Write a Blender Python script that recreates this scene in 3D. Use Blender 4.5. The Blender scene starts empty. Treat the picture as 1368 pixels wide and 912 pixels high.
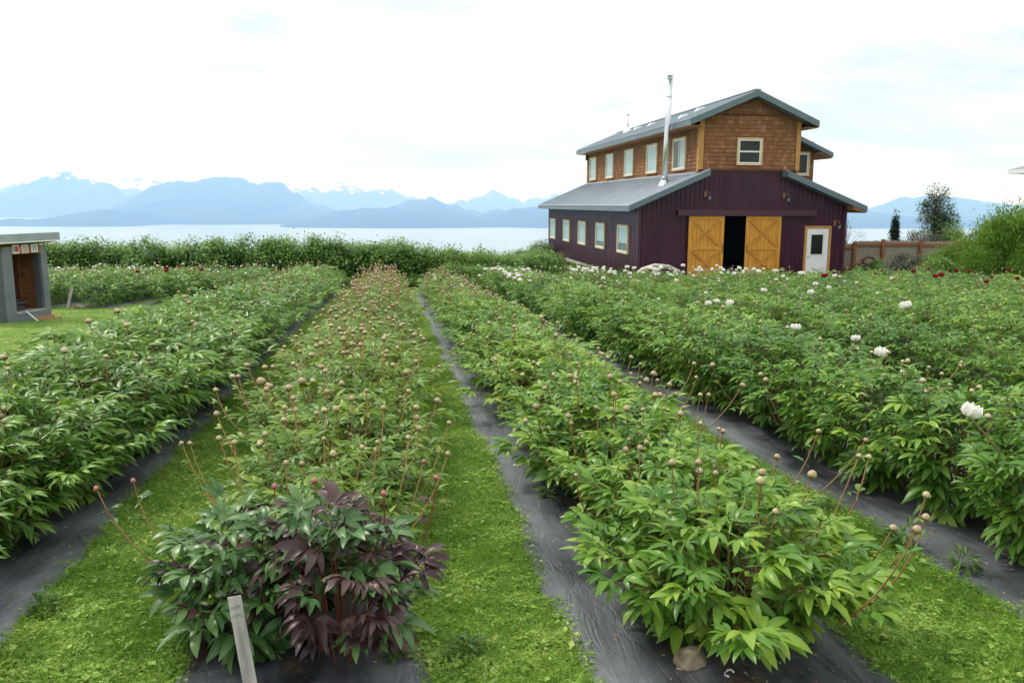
import bpy, math, random
import numpy as np
from mathutils import Matrix, Vector

SC = bpy.context.scene
COL = SC.collection
R = math.radians

# ------------------------------------------------------------------ camera
YAW, PITCH, ROLL, FPX = -8.212, 9.382, 0.263, 1107.25
a, t, r = R(-YAW), R(PITCH), R(ROLL)
F_ = Vector((math.sin(a)*math.cos(t), math.cos(a)*math.cos(t), -math.sin(t)))
R0 = Vector((math.cos(a), -math.sin(a), 0)); U0 = R0.cross(F_)
R_ = R0*math.cos(r) + U0*math.sin(r); U_ = U0*math.cos(r) - R0*math.sin(r)
cd = bpy.data.cameras.new('camera'); cam = bpy.data.objects.new('camera', cd); COL.objects.link(cam)
cam.matrix_world = Matrix(((R_.x, U_.x, -F_.x, 0), (R_.y, U_.y, -F_.y, 0), (R_.z, U_.z, -F_.z, 0), (0, 0, 0, 1)))
cd.sensor_width = 36; cd.lens = 36*FPX/1368; cd.clip_start = 0.05; cd.clip_end = 120000
SC.camera = cam

# ------------------------------------------------------------------ sky and sun
SUN_EL, SUN_AZ = 52, -48            # azimuth measured from +Y (into the picture), negative = towards the shed side
CLOUD = 1.2
w = bpy.data.worlds.new('World'); SC.world = w; w.use_nodes = True
nt = w.node_tree; nt.nodes.clear(); N = nt.nodes.new; LK = nt.links.new
out = N('ShaderNodeOutputWorld'); mx = N('ShaderNodeMixShader'); b1 = N('ShaderNodeBackground'); b2 = N('ShaderNodeBackground')
sky = N('ShaderNodeTexSky'); sky.sky_type = 'NISHITA'; sky.sun_disc = False
sky.sun_elevation = R(SUN_EL); sky.sun_rotation = R(SUN_AZ); sky.altitude = 250
b1.inputs['Strength'].default_value = 0.12; LK(sky.outputs[0], b1.inputs['Color'])
tc = N('ShaderNodeTexCoord'); mp = N('ShaderNodeMapping'); mp.inputs['Scale'].default_value = (1.1, 1.1, 5.5); LK(tc.outputs['Generated'], mp.inputs[0])
n1 = N('ShaderNodeTexNoise'); n1.inputs['Scale'].default_value = 2.3; n1.inputs['Detail'].default_value = 8; n1.inputs['Roughness'].default_value = .58; n1.inputs['Distortion'].default_value = .35
LK(mp.outputs[0], n1.inputs['Vector'])
cr = N('ShaderNodeValToRGB'); cr.color_ramp.elements[0].position = .36; cr.color_ramp.elements[0].color = (.60, .64, .66, 1)
cr.color_ramp.elements[1].position = .60; cr.color_ramp.elements[1].color = (.97, .985, 1, 1)
e = cr.color_ramp.elements.new(.47); e.color = (.80, .84, .855, 1)
LK(n1.outputs[0], cr.inputs[0]); LK(cr.outputs[0], b2.inputs['Color'])
sz_ = N('ShaderNodeSeparateXYZ'); LK(tc.outputs['Generated'], sz_.inputs[0]); zr_ = N('ShaderNodeMapRange'); zr_.inputs[1].default_value = .1; zr_.inputs[2].default_value = 1; zr_.inputs[3].default_value = CLOUD*.86; zr_.inputs[4].default_value = CLOUD*1.4   # overcast sky is brighter overhead
LK(sz_.outputs[2], zr_.inputs[0]); LK(zr_.outputs[0], b2.inputs['Strength'])
n2 = N('ShaderNodeTexNoise'); n2.inputs['Scale'].default_value = 1.6; n2.inputs['Detail'].default_value = 5; LK(mp.outputs[0], n2.inputs['Vector'])
mr = N('ShaderNodeMapRange'); mr.inputs[1].default_value = .25; mr.inputs[2].default_value = .45; mr.inputs[3].default_value = .82; mr.inputs[4].default_value = .97
LK(n2.outputs[0], mr.inputs[0]); LK(mr.outputs[0], mx.inputs[0]); LK(b1.outputs[0], mx.inputs[1]); LK(b2.outputs[0], mx.inputs[2]); LK(mx.outputs[0], out.inputs[0])
sd = bpy.data.lights.new('sun', 'SUN'); sun = bpy.data.objects.new('sun', sd); COL.objects.link(sun)
sd.energy = 2.2; sd.angle = R(11); sd.color = (1, .96, .9)
sv = Vector((math.sin(R(SUN_AZ))*math.cos(R(SUN_EL)), math.cos(R(SUN_AZ))*math.cos(R(SUN_EL)), math.sin(R(SUN_EL))))
sun.rotation_euler = (-sv).to_track_quat('-Z', 'Y').to_euler()
SC.view_settings.view_transform = 'Standard'; SC.view_settings.look = 'None'
SC.view_settings.exposure = 0.30; SC.view_settings.gamma = 1
SC.cycles.max_bounces = 6; SC.cycles.diffuse_bounces = 2; SC.cycles.glossy_bounces = 3; SC.cycles.transmission_bounces = 4
SC.cycles.transparent_max_bounces = 6; SC.cycles.volume_bounces = 2
SC.cycles.caustics_reflective = False; SC.cycles.caustics_refractive = False

# ------------------------------------------------------------------ ground height
def gz(x, y):
    x = np.asarray(x, float); y = np.asarray(y, float)
    z = -1.6 - .045*np.clip(y, -150, 44)
    d1 = np.clip(y-44, 0, 40); d2 = np.clip(y-84, 0, 1e6)
    z = z - .07*d1 - .0019*d1**2 - .222*d2
    return np.maximum(z, -262)
def g1(x, y): return float(gz(x, y))

# ------------------------------------------------------------------ material helper
MATS = {}
def mat(name, c1, c2=None, rough=.6, spec=.5, metal=0, scale=8, detail=4, bump=0, bscale=None, attr=None, trans=0, vein=False, stretch=None, c3=None, p=(.35, .65), obj_rand=0, bdist=.01, coat=0, tcol=None):
    m = bpy.data.materials.new(name); MATS[name] = m; m.use_nodes = True
    nt = m.node_tree; N = nt.nodes.new; LK = nt.links.new
    bs = nt.nodes['Principled BSDF']; o = nt.nodes['Material Output']
    bs.inputs['Roughness'].default_value = rough; bs.inputs['Metallic'].default_value = metal
    bs.inputs['Specular IOR Level'].default_value = spec; bs.inputs['Coat Weight'].default_value = coat
    tc = N('ShaderNodeTexCoord'); vec = tc.outputs['Object']
    if stretch:
        mp = N('ShaderNodeMapping'); mp.inputs['Scale'].default_value = stretch; LK(vec, mp.inputs[0]); vec = mp.outputs[0]
    src = None
    if c2 is None: bs.inputs['Base Color'].default_value = (*c1, 1)
    else:
        if attr:
            at = N('ShaderNodeAttribute'); at.attribute_name = 'lf'; sp = N('ShaderNodeSeparateColor'); LK(at.outputs['Color'], sp.inputs[0]); src = sp.outputs[2]
            if obj_rand:
                oi = N('ShaderNodeObjectInfo'); ad = N('ShaderNodeMath'); ad.operation = 'MULTIPLY_ADD'; ad.inputs[1].default_value = obj_rand; LK(oi.outputs['Random'], ad.inputs[0]); LK(src, ad.inputs[2])
                sb = N('ShaderNodeMath'); sb.operation = 'SUBTRACT'; sb.inputs[1].default_value = obj_rand/2; LK(ad.outputs[0], sb.inputs[0]); src = sb.outputs[0]
        else:
            nz = N('ShaderNodeTexNoise'); nz.inputs['Scale'].default_value = scale; nz.inputs['Detail'].default_value = detail; LK(vec, nz.inputs['Vector']); src = nz.outputs[0]
        rp = N('ShaderNodeValToRGB'); rp.color_ramp.elements[0].position = 0 if attr else p[0]; rp.color_ramp.elements[1].position = 1 if attr else p[1]
        rp.color_ramp.elements[0].color = (*c1, 1); rp.color_ramp.elements[1].color = (*c2, 1)
        if c3: e = rp.color_ramp.elements.new(.5 if attr else sum(p)/2); e.color = (*c3, 1)
        LK(src, rp.inputs[0]); col = rp.outputs[0]
        if vein:
            lt = N('ShaderNodeMath'); lt.operation = 'LESS_THAN'; lt.inputs[1].default_value = .10; LK(sp.outputs[0], lt.inputs[0])
            mu = N('ShaderNodeMath'); mu.operation = 'MULTIPLY'; mu.inputs[1].default_value = .35; LK(lt.outputs[0], mu.inputs[0])
            mc = N('ShaderNodeMix'); mc.data_type = 'RGBA'; LK(mu.outputs[0], mc.inputs[0]); LK(col, mc.inputs[6]); mc.inputs[7].default_value = (.22, .34, .10, 1); col = mc.outputs[2]
        LK(col, bs.inputs['Base Color'])
    if bump:
        bz = N('ShaderNodeTexNoise'); bz.inputs['Scale'].default_value = bscale or scale*3; bz.inputs['Detail'].default_value = 4; LK(vec, bz.inputs['Vector'])
        bm = N('ShaderNodeBump'); bm.inputs['Strength'].default_value = bump; bm.inputs['Distance'].default_value = bdist; LK(bz.outputs[0], bm.inputs['Height']); LK(bm.outputs[0], bs.inputs['Normal'])
    if trans:
        tr = N('ShaderNodeBsdfTranslucent'); ms = N('ShaderNodeMixShader'); ms.inputs[0].default_value = trans
        if c2 is None: tr.inputs[0].default_value = (*c1, 1)
        else:
            hs = N('ShaderNodeHueSaturation'); hs.inputs['Hue'].default_value = .485 if tcol is None else .5; hs.inputs['Value'].default_value = 1.6; LK(col, hs.inputs['Color']); LK(hs.outputs[0], tr.inputs[0])
        LK(bs.outputs[0], ms.inputs[1]); LK(tr.outputs[0], ms.inputs[2]); LK(ms.outputs[0], o.inputs[0])
    return m

# ------------------------------------------------------------------ object helpers
def link(o, parent=None, label=None, cat=None, group=None, kind=None):
    COL.objects.link(o)
    if parent is not None: o.parent = parent
    if label: o['label'] = label
    if cat: o['category'] = cat
    if group: o['group'] = group
    if kind: o['kind'] = kind
    return o
def empty(name, loc=(0, 0, 0), rz=0, **k):
    o = bpy.data.objects.new(name, None); o.location = loc; o.rotation_euler = (0, 0, rz); o.empty_display_size = .1
    return link(o, **k)
def mesh_np(name, V, T, mats, mi=None, lf=None, smooth=False):
    """triangles only, fast"""
    V = np.asarray(V, np.float32); T = np.asarray(T, np.int32)
    me = bpy.data.meshes.new(name); me.vertices.add(len(V)); me.vertices.foreach_set('co', V.ravel())
    me.loops.add(T.size); me.loops.foreach_set('vertex_index', T.ravel())
    me.polygons.add(len(T)); me.polygons.foreach_set('loop_start', np.arange(0, T.size, 3, dtype=np.int32))
    me.polygons.foreach_set('loop_total', np.full(len(T), 3, np.int32))
    for m in mats: me.materials.append(m)
    if mi is not None: me.polygons.foreach_set('material_index', np.asarray(mi, np.int32))
    me.polygons.foreach_set('use_smooth', np.full(len(T), smooth))
    if lf is not None:
        at = me.attributes.new('lf', 'FLOAT_COLOR', 'POINT'); c = np.ones((len(V), 4), np.float32); c[:, :3] = lf; at.data.foreach_set('color', c.ravel())
    me.update(calc_edges=True); return me
class MB:
    """collects boxes, prisms, tubes into one mesh"""
    def __init__(s): s.v = []; s.f = []; s.m = []
    def add(s, vs, fs, mi=0):
        n = len(s.v); s.v += [tuple(q) for q in vs]; s.f += [tuple(i+n for i in f) for f in fs]; s.m += [mi]*len(fs); return s
    def box(s, x0, x1, y0, y1, z0, z1, mi=0):
        return s.add([(x, y, z) for x in (x0, x1) for y in (y0, y1) for z in (z0, z1)], [(0, 1, 3, 2), (4, 6, 7, 5), (0, 4, 5, 1), (2, 3, 7, 6), (0, 2, 6, 4), (1, 5, 7, 3)], mi)
    def prism(s, pts, d, mi=0):
        """polygon pts (3D list) swept by vector d"""
        n = len(pts); d = Vector(d); q = [Vector(p) for p in pts]; q2 = [p+d for p in q]
        return s.add(q+q2, [tuple(range(n-1, -1, -1)), tuple(range(n, 2*n))]+[(i, (i+1) % n, n+(i+1) % n, n+i) for i in range(n)], mi)
    def beam(s, p, q, w, h, up=(0, 0, 1), mi=0):
        p, q = Vector(p), Vector(q); d = (q-p).normalized(); u = Vector(up); sd = d.cross(u).normalized(); u2 = sd.cross(d).normalized()
        c = [sd*(w/2)*i+u2*(h/2)*j for i, j in ((-1, -1), (1, -1), (1, 1), (-1, 1))]
        return s.add([p+k for k in c]+[q+k for k in c], [(3, 2, 1, 0), (4, 5, 6, 7), (0, 1, 5, 4), (1, 2, 6, 5), (2, 3, 7, 6), (3, 0, 4, 7)], mi)
    def tube(s, pts, rad, n=8, mi=0, caps=True):
        pts = [Vector(p) for p in pts]; rad = rad if isinstance(rad, (list, tuple)) else [rad]*len(pts); vs = []; fs = []
        for i, p in enumerate(pts):
            d = (pts[min(i+1, len(pts)-1)]-pts[max(i-1, 0)]).normalized(); u = Vector((1, 0, 0)) if abs(d.x) < .8 else Vector((0, 1, 0))
            sd = d.cross(u).normalized(); u2 = sd.cross(d)
            for k in range(n): an = 2*math.pi*k/n; vs.append(p+(sd*math.cos(an)+u2*math.sin(an))*rad[i])
        for i in range(len(pts)-1):
            for k in range(n): fs.append((i*n+k, i*n+(k+1) % n, (i+1)*n+(k+1) % n, (i+1)*n+k))
        if caps: fs += [tuple(range(n-1, -1, -1)), tuple(range((len(pts)-1)*n, len(pts)*n))]
        return s.add(vs, fs, mi)
    def mesh(s, name, mats, smooth=False):
        me = bpy.data.meshes.new(name); me.from_pydata(s.v, [], s.f)
        for m in (mats if isinstance(mats, (list, tuple)) else [mats]): me.materials.append(m)
        if any(s.m): me.polygons.foreach_set('material_index', s.m)
        if smooth: me.polygons.foreach_set('use_smooth', [True]*len(s.f))
        me.update(); return me
    def obj(s, name, mats, parent=None, smooth=False, loc=None, bevel=0, **k):
        o = bpy.data.objects.new(name, s.mesh(name, mats, smooth))
        if loc is not None: o.location = loc
        if bevel:
            b = o.modifiers.new('bevel', 'BEVEL'); b.width = bevel; b.segments = 2; b.limit_method = 'ANGLE'
        return link(o, parent, **k)
def put(name, me, parent=None, M=None, loc=None, **k):
    o = bpy.data.objects.new(name, me)
    if loc is not None: o.location = loc
    if M is not None: o.matrix_local = M if isinstance(M, Matrix) else Matrix(M.tolist())
    return link(o, parent, **k)

# ------------------------------------------------------------------ materials
mat('ground', (.115, .195, .03), (.22, .27, .065), .9, .2, scale=1.3, c3=(.14, .22, .04), bump=.6, bscale=40, detail=8, bdist=.03)
mat('gravel', (.16, .15, .13), (.28, .26, .23), .95, .2, scale=9, bump=.5, bscale=60, bdist=.02)
mat('soil', (.035, .022, .015), (.10, .062, .04), .95, .2, scale=14, bump=.8, bscale=60, bdist=.02)
mat('grass', (.095, .21, .026), (.46, .56, .17), .6, .25, attr=1, trans=.3, c3=(.20, .355, .05))
mat('litter', (.05, .028, .016), (.42, .33, .20), .9, .2, attr=1, c3=(.17, .10, .055))
mat('weed', (.05, .12, .02), (.13, .22, .05), .5, .4, attr=1, trans=.3)
mat('leaf_blue', (.045, .125, .018), (.22, .35, .045), .36, .34, attr=1, trans=.22, vein=True, c3=(.10, .22, .028), obj_rand=.5)
mat('leaf_olive', (.055, .135, .016), (.25, .34, .05), .40, .3, attr=1, trans=.24, vein=True, c3=(.115, .215, .024), obj_rand=.5)
mat('leaf_lime', (.055, .155, .015), (.26, .38, .045), .34, .34, attr=1, trans=.25, vein=True, c3=(.11, .24, .022), obj_rand=.5)
mat('leaf_deep', (.040, .12, .014), (.235, .38, .045), .36, .32, attr=1, trans=.22, vein=True, c3=(.092, .215, .023), obj_rand=.5)
mat('leaf_teal', (.026, .082, .022), (.12, .215, .06), .36, .42, attr=1, trans=.2, vein=True, c3=(.05, .132, .034), obj_rand=.3)
mat('leaf_plum', (.020, .008, .010), (.12, .070, .058), .40, .38, attr=1, trans=.12, c3=(.048, .020, .022), obj_rand=.4, tcol=1)
mat('stem_red', (.22, .085, .045), (.30, .20, .08), .45, .4, scale=12)
mat('stem_pale', (.36, .26, .11), (.42, .19, .09), .45, .4, scale=9)
mat('stem_plum', (.20, .03, .03), (.14, .06, .03), .45, .4, scale=12)
mat('bud_tan', (.38, .22, .14), (.38, .35, .19), .42, .4, scale=45, p=(.3, .7), detail=1)
mat('bud_cream', (.42, .42, .22), (.48, .32, .20), .42, .4, scale=40, detail=1)
mat('bud_rose', (.40, .06, .10), (.46, .19, .15), .4, .4, scale=50, detail=1)
mat('sepal', (.16, .22, .07), (.28, .22, .09), .5, .4, scale=60)
mat('petal_white', (.86, .86, .82), (.80, .78, .74), .5, .3, scale=20, trans=.25, tcol=1)
mat('petal_red', (.30, .012, .03), (.20, .008, .018), .5, .3, scale=20, trans=.15, tcol=1)
mat('petal_pink', (.78, .34, .42), (.80, .50, .52), .5, .3, scale=20, trans=.2, tcol=1)
mat('shrub_dark', (.045, .125, .02), (.25, .41, .08), .5, .35, attr=1, trans=.25, c3=(.11, .22, .036))
mat('shrub_mid', (.06, .14, .022), (.24, .36, .08), .5, .35, attr=1, trans=.3, c3=(.125, .235, .04))
mat('shrub_lime', (.05, .13, .014), (.24, .37, .055), .5, .35, attr=1, trans=.3, c3=(.12, .235, .026))
mat('tree_leaf', (.04, .055, .035), (.16, .23, .07), .5, .35, attr=1, trans=.25, c3=(.08, .115, .045))
mat('shrub_purple', (.045, .042, .045), (.14, .17, .08), .5, .35, attr=1, trans=.2, c3=(.07, .07, .055), tcol=1)
mat('conifer', (.008, .03, .018), (.035, .075, .035), .6, .3, attr=1, trans=.1)
mat('umbel', (.55, .58, .40), (.72, .72, .6), .7, .2, scale=8, trans=.2, tcol=1)
mat('bark', (.10, .075, .055), (.20, .16, .13), .9, .2, scale=14, bump=.4)
mat('old_wood', (.26, .24, .215), (.46, .44, .40), .85, .25, scale=7, stretch=(6, 6, .8), bump=.5, bscale=16, bdist=.003, detail=7)
mat('drift', (.34, .31, .26), (.62, .58, .50), .8, .25, scale=4, stretch=(1, 4, 4), bump=.5, bscale=14, detail=6)
mat('stone', (.07, .058, .038), (.27, .23, .17), .85, .3, scale=11, bump=.9, bscale=30, detail=7, c3=(.19, .16, .11))
mat('pencil', (.14, .13, .12), None, .8)
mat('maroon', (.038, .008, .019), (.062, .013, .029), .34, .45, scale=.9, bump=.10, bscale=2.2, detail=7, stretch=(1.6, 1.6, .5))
MATS['maroon'].node_tree.nodes['Principled BSDF'].inputs['Specular Tint'].default_value = (.62, .74, 1, 1)  # bluish tint paints a blue-sky reflection into the siding's sheen
mat('maroon_trim', (.055, .014, .028), None, .4, .5)
mat('roofmetal', (.33, .38, .43), (.42, .47, .52), .38, .5, metal=.35, scale=.7, bump=.04, bscale=2, stretch=(1, 3, 1))
mat('fascia', (.105, .15, .185), (.13, .175, .21), .45, .5, scale=2)
mat('flashing', (.42, .46, .50), (.5, .54, .58), .35, .5, metal=.5, scale=3)
mat('galv', (.52, .55, .58), (.68, .70, .72), .28, .5, metal=.85, scale=3, stretch=(1, 1, .4), bump=.05)
mat('soffit', (.30, .13, .05), (.40, .19, .08), .7, .3, scale=6)
mat('shingle', (.155, .072, .034), (.42, .235, .125), .8, .25, attr=1, c3=(.235, .104, .048), bump=.4, bscale=60, bdist=.004)
mat('shingle_back', (.09, .04, .02), None, .9)
mat('cedar', (.40, .19, .055), (.56, .30, .10), .6, .35, scale=5, stretch=(5, 5, .6), detail=6)
mat('doorwood', (.50, .215, .022), (.66, .33, .045), .5, .4, scale=5, stretch=(7, 7, .5), detail=6, c3=(.58, .27, .03))
mat('doorbrace', (.40, .16, .018), (.55, .25, .035), .5, .4, scale=5, detail=6)
mat('white_paint', (.76, .78, .80), (.82, .83, .84), .4, .5, scale=3)
mat('white_vinyl', (.74, .75, .72), None, .35, .5)
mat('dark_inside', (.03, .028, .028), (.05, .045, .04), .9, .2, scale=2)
mat('window_wood', (.55, .40, .24), (.66, .50, .32), .6, .3, scale=6)
mat('blind', (.78, .84, .88), (.72, .79, .84), .5, .4, scale=3)
mat('bush_reflection', (.03, .05, .03), (.10, .14, .08), .7, .3, scale=3)
mat('black_metal', (.02, .02, .02), None, .4, .5)
mat('lantern', (.28, .30, .30), None, .2, .5)
mat('copper', (.28, .12, .07), None, .5, .5)
mat('clutter', (.25, .25, .25), (.45, .45, .45), .7, .3, scale=3)
mat('concrete', (.33, .32, .30), (.45, .44, .41), .9, .2, scale=5, bump=.3)
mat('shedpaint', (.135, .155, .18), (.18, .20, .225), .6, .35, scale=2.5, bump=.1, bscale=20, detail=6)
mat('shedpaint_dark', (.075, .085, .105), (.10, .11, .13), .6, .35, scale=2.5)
mat('plywood', (.21, .085, .035), (.34, .15, .065), .75, .3, scale=4, stretch=(1, 1, 4), bump=.1, c3=(.27, .115, .048))
mat('shedroof', (.27, .30, .325), (.36, .39, .41), .5, .5, scale=2)
mat('white_edge', (.78, .80, .82), None, .5)
mat('card', (.66, .62, .62), None, .6)
mat('card_red', (.5, .04, .05), None, .6); mat('card_blue', (.08, .2, .45), None, .6)
mat('hose', (.03, .035, .045), (.06, .07, .08), .35, .5, scale=5)
mat('base_wood', (.34, .17, .08), (.42, .23, .12), .7, .3, scale=4)
mat('fence_grey', (.235, .20, .17), (.36, .31, .265), .85, .25, scale=6, stretch=(6, 6, .8), detail=6)
mat('fence_post', (.20, .075, .035), (.30, .12, .06), .75, .3, scale=5, stretch=(5, 5, .8))
mat('brown_wood', (.09, .045, .03), (.18, .10, .06), .85, .3, scale=5)
mat('asphalt_shingle', (.19, .19, .18), (.30, .30, .28), .9, .2, scale=9, bump=.3)
mat('house_wall', (.35, .36, .36), None, .8)
mat('seedtag', (.6, .6, .58), None, .6)
def glass_mat():
    m = bpy.data.materials.new('glass'); MATS['glass'] = m; m.use_nodes = True; nt = m.node_tree; nt.nodes.clear(); N = nt.nodes.new
    o = N('ShaderNodeOutputMaterial'); g = N('ShaderNodeBsdfGlossy'); g.inputs['Roughness'].default_value = .02; tr = N('ShaderNodeBsdfTransparent'); tr.inputs[0].default_value = (.82, .88, .88, 1)
    fr = N('ShaderNodeFresnel'); fr.inputs[0].default_value = 1.4; mx = N('ShaderNodeMixShader'); ge = N('ShaderNodeNewGeometry'); k = N('ShaderNodeMath'); k.operation = 'SUBTRACT'; k.inputs[0].default_value = 1; nt.links.new(ge.outputs['Backfacing'], k.inputs[1]); k2 = N('ShaderNodeMath'); k2.operation = 'MULTIPLY'; nt.links.new(k.outputs[0], k2.inputs[0]); nt.links.new(fr.outputs[0], k2.inputs[1]); nt.links.new(k2.outputs[0], mx.inputs[0]); nt.links.new(tr.outputs[0], mx.inputs[1]); nt.links.new(g.outputs[0], mx.inputs[2]); nt.links.new(mx.outputs[0], o.inputs[0])
glass_mat()
def fabric_mat():
    m = mat('fabric', (.085, .09, .10), None, .42, .38); nt = m.node_tree; N = nt.nodes.new; LK = nt.links.new; bs = nt.nodes['Principled BSDF']
    tc = N('ShaderNodeTexCoord')
    def noise(scale, sx, sy, det, dist=0):
        mp = N('ShaderNodeMapping'); mp.inputs['Scale'].default_value = (sx, sy, 1); LK(tc.outputs['Object'], mp.inputs[0])
        n = N('ShaderNodeTexNoise'); n.inputs['Scale'].default_value = scale; n.inputs['Detail'].default_value = det; n.inputs['Distortion'].default_value = dist; LK(mp.outputs[0], n.inputs['Vector']); return n.outputs[0]
    def ramp(src, p0, p1, c0, c1):
        rp = N('ShaderNodeValToRGB'); rp.color_ramp.elements[0].position = p0; rp.color_ramp.elements[1].position = p1; rp.color_ramp.elements[0].color = (*c0, 1); rp.color_ramp.elements[1].color = (*c1, 1); LK(src, rp.inputs[0]); return rp.outputs[0]
    def math_(op, a_, b_):
        k = N('ShaderNodeMath'); k.operation = op
        for i, q in enumerate((a_, b_)):
            if isinstance(q, (int, float)): k.inputs[i].default_value = q
            else: LK(q, k.inputs[i])
        return k.outputs[0]
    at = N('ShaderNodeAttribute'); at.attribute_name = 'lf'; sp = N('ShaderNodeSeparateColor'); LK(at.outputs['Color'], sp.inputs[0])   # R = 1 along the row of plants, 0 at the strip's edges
    dust_shade = math_('SUBTRACT', math_('ADD', noise(1.3, 2.0, 1.1, 8, .3), math_('MULTIPLY', noise(2, 9, 1.3, 6), .22)), math_('MULTIPLY', sp.outputs[0], .42))  # random dust; plant shade painted into the colour along the row
    col = ramp(dust_shade, .30, .78, (.017, .019, .024), (.175, .188, .208))
    litter = N('ShaderNodeMapRange'); litter.inputs[1].default_value = 1.04; litter.inputs[2].default_value = 1.2; LK(math_('ADD', sp.outputs[0], noise(6, 1, 1, 8)), litter.inputs[0])
    crease = N('ShaderNodeMapRange'); crease.inputs[1].default_value = 0; crease.inputs[2].default_value = .035; LK(math_('ABSOLUTE', math_('SUBTRACT', noise(1.5, 6, 1.0, 3, 1.2), .5), 0), crease.inputs[0])
    brown = ramp(noise(45, 1, 1, 4), .35, .7, (.028, .018, .013), (.13, .082, .052))
    mc = N('ShaderNodeMix'); mc.data_type = 'RGBA'; LK(litter.outputs[0], mc.inputs[0]); LK(col, mc.inputs[6]); LK(brown, mc.inputs[7])
    fleck = N('ShaderNodeMapRange'); fleck.inputs[1].default_value = .735; fleck.inputs[2].default_value = .76; LK(noise(38, 1, 1, 2), fleck.inputs[0])
    m2 = N('ShaderNodeMix'); m2.data_type = 'RGBA'; LK(fleck.outputs[0], m2.inputs[0]); LK(mc.outputs[2], m2.inputs[6]); m2.inputs[7].default_value = (.30, .27, .22, 1); LK(m2.outputs[2], bs.inputs['Base Color'])
    ro = N('ShaderNodeMapRange'); ro.inputs[1].default_value = .3; ro.inputs[2].default_value = .8; ro.inputs[3].default_value = .34; ro.inputs[4].default_value = .6; LK(dust_shade, ro.inputs[0]); LK(ro.outputs[0], bs.inputs['Roughness'])
    bm = N('ShaderNodeBump'); bm.inputs['Strength'].default_value = .35; bm.inputs['Distance'].default_value = .02; LK(math_('ADD', noise(2, 8, 2.2, 5, .8), math_('ADD', math_('MULTIPLY', noise(5, 1, 1, 6), .5), math_('MULTIPLY', crease.outputs[0], .45))), bm.inputs['Height']); LK(bm.outputs[0], bs.inputs['Normal'])
fabric_mat()
def mountain_mat(name, snow0, snow1, amount):
    m = mat(name, (.05, .07, .06), None, .95, .1); nt = m.node_tree; N = nt.nodes.new; LK = nt.links.new; bs = nt.nodes['Principled BSDF']
    ge = N('ShaderNodeNewGeometry'); sx = N('ShaderNodeSeparateXYZ'); LK(ge.outputs['Position'], sx.inputs[0])
    mp = N('ShaderNodeMapping'); mp.inputs['Scale'].default_value = (.0022, .0009, .0022); LK(ge.outputs['Position'], mp.inputs[0])
    n = N('ShaderNodeTexNoise'); n.inputs['Scale'].default_value = 1.9; n.inputs['Detail'].default_value = 8; n.inputs['Roughness'].default_value = .62; LK(mp.outputs[0], n.inputs['Vector'])
    h = N('ShaderNodeMapRange'); h.inputs[1].default_value = snow0; h.inputs[2].default_value = snow1; h.inputs[3].default_value = -.35; h.inputs[4].default_value = amount; h.clamp = True; LK(sx.outputs[2], h.inputs[0])
    ad = N('ShaderNodeMath'); ad.operation = 'ADD'; LK(h.outputs[0], ad.inputs[0]); LK(n.outputs[0], ad.inputs[1])
    rp = N('ShaderNodeValToRGB'); rp.color_ramp.elements[0].position = .56; rp.color_ramp.elements[1].position = .60; rp.color_ramp.elements[0].color = (.05, .07, .065, 1); rp.color_ramp.elements[1].color = (.85, .87, .9, 1)
    LK(ad.outputs[0], rp.inputs[0]); LK(rp.outputs[0], bs.inputs['Base Color'])
mountain_mat('mountain', 120, 560, .075); mountain_mat('foothill', 4000, 5000, 0); mountain_mat('snow_peak', 0, 420, .12)
def water_mat():
    m = mat('water', (.18, .26, .29), None, .22, .5); nt = m.node_tree; N = nt.nodes.new; LK = nt.links.new; bs = nt.nodes['Principled BSDF']
    ge = N('ShaderNodeNewGeometry'); mp = N('ShaderNodeMapping'); mp.inputs['Scale'].default_value = (.002, .0006, 1); LK(ge.outputs['Position'], mp.inputs[0])
    n = N('ShaderNodeTexNoise'); n.inputs['Scale'].default_value = 1; n.inputs['Detail'].default_value = 5; LK(mp.outputs[0], n.inputs['Vector'])
    mr = N('ShaderNodeMapRange'); mr.inputs[3].default_value = .12; mr.inputs[4].default_value = .3; LK(n.outputs[0], mr.inputs[0]); LK(mr.outputs[0], bs.inputs['Roughness'])
water_mat()
M = MATS

# ================================================================== SETTING
rng = np.random.default_rng(7); random.seed(7)
def grid_mesh(name, xs, ys, zf, mats, smooth=True, lf=None):
    X, Y = np.meshgrid(xs, ys); Z = zf(X, Y); nx, ny = len(xs), len(ys); V = np.stack([X, Y, Z], -1).reshape(-1, 3)
    i = np.arange(nx-1)[None, :]+np.arange(ny-1)[:, None]*nx; i = i.ravel()
    T = np.concatenate([np.stack([i, i+1, i+nx+1], -1), np.stack([i, i+nx+1, i+nx], -1)])
    return mesh_np(name, V, T, mats, smooth=smooth, lf=lf)
xs = np.concatenate([[-30000, -8000, -3000, -1000, -300, -100, -60], np.arange(-40, 40.1, 2), [60, 100, 300, 1000, 3000, 8000, 30000]])
ys = np.concatenate([[-3000, -800, -150, -40, -10], np.arange(-2, 100, 2), [120, 180, 300, 600, 1000, 1177.3, 1400]])
put('ground', grid_mesh('ground', xs, ys, gz, [M['ground']]), kind='structure')
V = [(-30000, 1100, -250), (30000, 1100, -250), (30000, 29500, -250), (-30000, 29500, -250)]
put('water', mesh_np('water', V, [(0, 1, 2), (0, 2, 3)], [M['water']]), kind='structure')
# the drive that runs past the barn doors
xs = np.arange(4, 24.1, .5); ys = np.arange(26.6, 32.9, .35)
put('gravel_drive', grid_mesh('gravel_drive', xs, ys, lambda X, Y: gz(X, Y)+.012, [M['gravel']]), kind='structure')

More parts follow.
